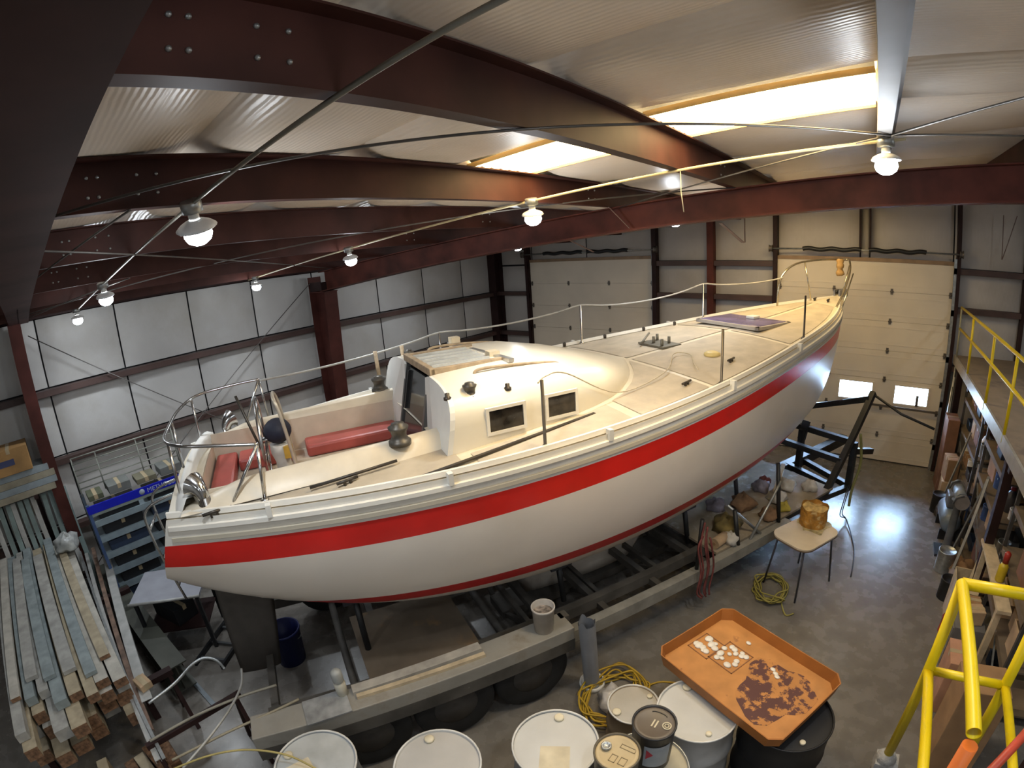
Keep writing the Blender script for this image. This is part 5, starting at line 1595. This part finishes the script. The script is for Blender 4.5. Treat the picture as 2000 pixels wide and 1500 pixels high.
pipe([(-3.30, -.25, .80), (-3.09, .10, .93), (-2.90, .36, .97), (-2.66, .56, .96), (-2.45, .66, .90)], .008, mat('yellow cable', (.42, .34, .12), rough=.6), 'thin yellow cable arching over the farthest left drum', 'cable', 'loose_cable')
# scrap at the bottom left
for i, (x, y, w, m_) in enumerate(((-3.75, -.62, .22, M_CARDL), (-3.55, -.38, .2, M_CARD), (-3.35, -.75, .25, M_STEELD), (-3.15, -.45, .2, M_CARDL))):
    carton('scrap_box', (x, y, 0), (w, w * .8, .35 + .06 * i), .4 * i, m_, ['pale scrap box nearest the lumber ends', 'brown scrap box beside the metal strips', 'dark metal box at the bottom left corner', 'pale scrap box at the bottom edge near the cable'][i], open_top=(i % 2 == 0), group='scrap boxes at the bottom left')
# stern-side loose panel behind the boat and wall items
tag(MB().box((-6.9, 2.0, 0), (-6.86, 3.2, 1.2), Matrix.Identity(4)).build('insulation_board', mat('foil board', (.30, .30, .31), rough=.6)), 'grey board standing on the floor beyond the boat', 'board')

# ================================================================== STORAGE UNDER THE MEZZANINE
def can(loc, r, h, m, label, cat='can', handle=True):
    t = thing('paint_can', label, cat, loc, rl.uniform(0, 6), 'cans and jugs under the mezzanine')
    MB().lathe([(r, 0), (r + .003, .006), (r, .012), (r, h - .012), (r + .004, h - .006), (r + .002, h), (r - .008, h), (r - .01, h - .008), (0, h - .008)], 20, cap1=False).build('can_body', m, t)
    if handle:
        MB().tube([(r * math.cos(a) * 1.03, .005, h * .75 - r * .9 * math.sin(a)) for a in [math.pi * i / 8 for i in range(9)]], .003, 5).build('can_handle', M_GALV, t)
    return t
def jug(loc, m, mc, label):
    t = thing('plastic_jug', label, 'jug', loc, rl.uniform(0, 6), 'cans and jugs under the mezzanine')
    MB().lathe([(.07, 0), (.08, .01), (.08, .17), (.06, .22), (.03, .25), (.03, .265)], 16).build('jug_body', m, t)
    MB().lathe([(.034, .262), (.034, .295), (.0, .297)], 12, cap1=False).build('jug_cap', mc, t)
    MB().tube([(.06, 0, .21), (.1, 0, .2), (.105, 0, .14), (.08, 0, .1)], .01, 6).build('jug_handle', m, t)
    return t
M_RACK = mat('dark rack steel', (.09, .085, .08), rough=.55, metal=.4, var=.2)
M_PLY = mat('shelf plywood', (.15, .115, .08), rough=.8, var=.15, scale=4)
racks = [('nearest the yellow frame', 4.15, 5.45), ('amid the mezzanine', 5.95, 7.35), ('nearest the door', 7.75, 9.35)]
cols = {'brown': M_CARD, 'pale': M_CARDL, 'reddish': M_CARDR}
ccan = {'grey': M_GALV, 'white': M_WHITE, 'red': mat('red can', (.36, .03, .02), rough=.4), 'dark': M_BLACK, 'blue': mat('blue can', (.04, .08, .22), rough=.4)}
for ri, (rn, y0, y1) in enumerate(racks):
    rk = thing('storage_rack', 'dark steel storage rack %s, under the mezzanine' % rn, 'rack', (1.78, y0, 0))
    W = .62
    for x in (0, W):
        for y in (0, y1 - y0):
            MB().box((x - .02, y - .02, 0), (x + .02, y + .02, 1.85)).build('rack_post', M_RACK, rk)
    shz = (.12, .62, 1.12, 1.58)
    for zz in shz:
        MB().box((-.01, 0, zz), (W, y1 - y0, zz + .02)).box((-.02, 0, zz - .04), (-.008, y1 - y0, zz + .025)).build('rack_shelf', M_PLY, rk)
    MB().bar((0, 0, .2), (0, y1 - y0, 1.0), .02, .006).build('rack_brace', M_GALV, rk)
    for si, zz in enumerate(shz):
        y = y0 + .08
        k = 0
        while y < y1 - .22 and k < 8:
            kind = rl.choice(('box', 'box', 'can', 'can', 'jug', 'bin'))
            sname = ('lowest', 'second', 'third', 'highest')[si]
            where = 'on %s shelf of rack %s, %s along' % (sname, rn, ordn[k])
            x = 1.78 + .17 + rl.uniform(-.02, .06)
            hmax = .24 if si == 3 else .42
            if kind == 'box':
                w = rl.uniform(.2, .36)
                cn_ = rl.choice(list(cols))
                carton('carton', (x + .05, y + w / 2, zz + .02), (.32, w, min(hmax, rl.uniform(.16, .36))), rl.uniform(-.06, .06), cols[cn_], '%s carton %s' % (cn_, where), 'box', rl.random() < .3, 'cartons under the mezzanine')
                y += w + .08
            elif kind == 'can':
                r = rl.choice((.055, .085))
                cn_ = rl.choice(list(ccan))
                can((x, y + r, zz + .02), r, min(hmax, r * 2.3), ccan[cn_], '%s can %s' % (cn_, where))
                y += 2 * r + .05
            elif kind == 'jug':
                jm = rl.choice(('white', 'dark'))
                if si == 3: jm = 'white'
                jug((x, y + .1, zz + .02), M_WHITE if jm == 'white' else mat('dark jug', (.05, .05, .06), rough=.4), ccan['red'], '%s jug %s' % (jm, where)) if si < 3 else can((x, y + .09, zz + .02), .085, .19, ccan['grey'], 'grey can %s' % where)
                y += .24
            else:
                carton('parts_bin', (x + .05, y + .14, zz + .02), (.34, .26, .14), 0, mat('dark blue bin', (.02, .035, .07), rough=.6) if rl.random() < .5 else M_RACK, 'dark open parts bin %s' % where, 'bin', True, 'cartons under the mezzanine')
                y += .34
            k += 1
# free-standing things before the racks
for i, (x, y, w, d, h, m_, lab, op_) in enumerate((
        (1.62, 9.33, .20, .42, 1.25, M_CARDR, 'tall narrow reddish carton standing beside the door track', False),
        (1.63, 8.72, .22, .36, .42, M_CARDL, 'pale carton at the bottom of the stack beside the tall carton', False),
        (1.40, 4.30, .24, .36, .62, mat('peach carton', (.50, .27, .17), rough=.8, var=.1), 'peach coloured carton behind the yellow pipe frame', False),
        (1.45, 3.62, .40, .34, .95, M_CARD, 'dark brown carton stack just right of the yellow pipe', False),
        (1.58, 5.70, .28, .34, .55, M_WOODP, 'open wooden crate of scrap before the middle rack', True))):
    carton('carton', (x, y, 0), (w, d, h), rl.uniform(-.1, .1), m_, lab, 'box', op_)
carton('carton', (1.63, 8.72, .425), (.2, .32, .36), .1, M_CARD, 'brown carton on top of the pale one beside the tall carton')
gd_ = thing('bench_grinder', 'grey pedestal bench grinder standing on the floor before the racks', 'grinder', (1.54, 7.12, 0))
M_GRN = mat('grey machine paint', (.13, .14, .15), rough=.5, var=.15)
MB().prism([(-.16, -.16), (.16, -.16), (.16, .16), (-.16, .16)], 0, .04).build('base_plate', M_BLACK, gd_)
MB().lathe([(.09, .04), (.06, .12), (.05, .75), (.1, .80)], 16).build('pedestal', M_GRN, gd_)
MB().cyl((0, -.16, .88), (0, .16, .88), .085, 18).build('motor', mat('bluish motor', (.20, .24, .30), rough=.4), gd_)
for y in (-.24, .24):
    MB().cyl((0, y - .02, .88), (0, y + .02, .88), .10, 20).build('grinding_wheel', mat('abrasive wheel', (.22, .20, .19), rough=.9), gd_)
    MB().tube([(.0, y - .03, .99), (-.1, y - .03, .95), (-.12, y - .03, .86)], .015, 6).build('wheel_guard', M_GRN, gd_)
bt2 = thing('chemical_bottle', 'yellow bottle with a red top on a pale board under the mezzanine edge', 'bottle', (1.70, 5.0, 1.0))
MB().lathe([(.045, 0), (.05, .01), (.05, .16), (.03, .2)], 16).build('bottle_body', mat('yellow bottle', (.55, .40, .02), rough=.35), bt2)
MB().lathe([(.032, .2), (.034, .3), (.015, .32), (0, .32)], 14, cap1=False).build('bottle_top', ccan['red'], bt2)
pb = thing('plank_shelf', 'pale wooden plank shelf carrying the yellow and red bottle', 'shelf', (1.62, 4.5, .96))
MB().box((0, 0, 0), (.14, 1.3, .035)).build('plank', M_WOODP, pb)
for y in (.1, 1.2):
    MB().box((.02, y - .03, -.96), (.08, y + .03, 0)).build('plank_leg', M_WOODP, pb)
for i, (x, y, h, m_) in enumerate(((1.56, 9.68, 2.0, M_GALV), (1.60, 9.60, 1.85, M_GALVL), (1.53, 9.56, 1.7, M_GALV), (1.63, 9.75, 1.9, M_RACK))):
    t = thing('standing_pipe', ['tall shiny pipe standing beside the door track', 'pale pipe leaning next to the tall shiny one', 'shorter shiny pipe in front of the door track pipes', 'dark bar standing behind the pipes at the door track'][i], 'pipe', (x, y, 0), 0, 'pipes beside the door track')
    MB().cyl((0, 0, 0), (rl.uniform(-.03, .06), rl.uniform(-.05, .1), h), .016, 8).build('pipe_body', m_, t)
for i, (x, y) in enumerate(((1.72, 6.62), (1.66, 6.25), (1.63, 8.2))):
    lump('scrap_heap', (x, y, 0), .2, [M_CLOTHS[1], M_CLOTHS[3], mat('dark scrap', (.08, .07, .06), rough=.8, var=.4, scale=12)][i], ['brown heap of rags on the floor before the middle rack', 'violet grey rag heap beside the brown one', 'dark scrap heap on the floor by the rack nearest the door'][i], 'rag', 60 + i, .7)

# air tank, tool chest and small loose things along the foot of the racks
at_ = thing('air_compressor', 'bluish grey air compressor on the floor before the rack nearest the door', 'compressor', (1.58, 7.72, 0), math.pi / 2)
MB().lathe([(.0, -.36), (.10, -.34), (.15, -.28), (.15, .28), (.10, .34), (0, .36)], 20, Matrix.Translation((0, 0, .28)) @ Matrix.Rotation(math.pi / 2, 4, 'Y'), cap0=False, cap1=False).build('air_tank', mat('bluish tank', (.16, .20, .25), rough=.4, var=.1), at_)
MB().box((-.12, -.09, .43), (.14, .09, .62)).build('pump_block', M_GRN, at_, .02)
for x in (-.24, .24):
    MB().box((x - .02, -.13, 0), (x + .02, .13, .16)).build('tank_foot', M_BLACK, at_)
MB().tube(smooth_path([(-.3, 0, .45), (-.34, 0, .70), (-.05, 0, .74), (.1, 0, .66)], 5), .012, 8).build('carry_handle', M_BLACK, at_)
tc_ = thing('tool_chest', 'low grey tool chest with drawers before the rack nearest the yellow frame', 'tool chest', (1.54, 5.02, 0))
MB().box((-.16, -.24, 0), (.16, .24, .52)).build('chest_body', mat('grey chest', (.16, .155, .15), rough=.5, var=.1), tc_)
for k in range(4):
    dwr = MB().box((-.172, -.22, .03 + .12 * k), (-.16, .22, .135 + .12 * k)).build('drawer', mat('chest drawer', (.20, .19, .18), rough=.45), tc_)
    MB().box((-.182, -.1, .10 + .12 * k), (-.172, .1, .115 + .12 * k)).build('drawer_pull', M_GALV, dwr)
for i, (x, y, r, h, c, lab) in enumerate((
        (1.48, 6.66, .12, .30, 'grey', 'dull grey bucket on the floor beside the grinder'), (1.48, 6.05, .11, .27, 'dark', 'dark metal can on the floor between rag heap and wooden crate'),
        (1.46, 5.38, .09, .2, 'red', 'red can on the floor beside the grey tool chest'), (1.50, 8.35, .12, .30, 'dark', 'dark bucket on the floor between compressor and cartons'),
        (1.52, 4.66, .085, .2, 'blue', 'blue can on the floor next to the peach carton'))):
    can((x, y, 0), r, h, ccan[c], lab, 'bucket' if h > .26 else 'can')
for i, (y, z, lab) in enumerate(((5.15, .525, 'small brown carton on the grey tool chest, far side'), (4.93, .525, 'small pale carton on the grey tool chest, near side'))):
    carton('carton', (1.55, y, z), (.2, .15, .11 + .05 * i), .2 * i, M_CARD if i == 0 else M_CARDL, lab)
for i, (y0_, dy, m_, lab) in enumerate(((6.45, .25, M_GALVL, 'pale metal bar leaning on the middle rack'), (6.9, -.2, M_GALV, 'shiny metal bar leaning on the middle rack beside the grinder'), (5.62, .3, M_WOODP, 'wooden stick leaning between the two nearer racks'), (8.55, -.25, M_GALVL, 'pale bar leaning on the rack by the brown cartons'))):
    t = thing('leaning_bar', lab, 'bar', (1.55, y0_, 0), 0, 'bars leaning on the racks')
    MB().bar((0, 0, 0), (.20, dy, 1.35), .035, .02).build('bar_body', m_, t)
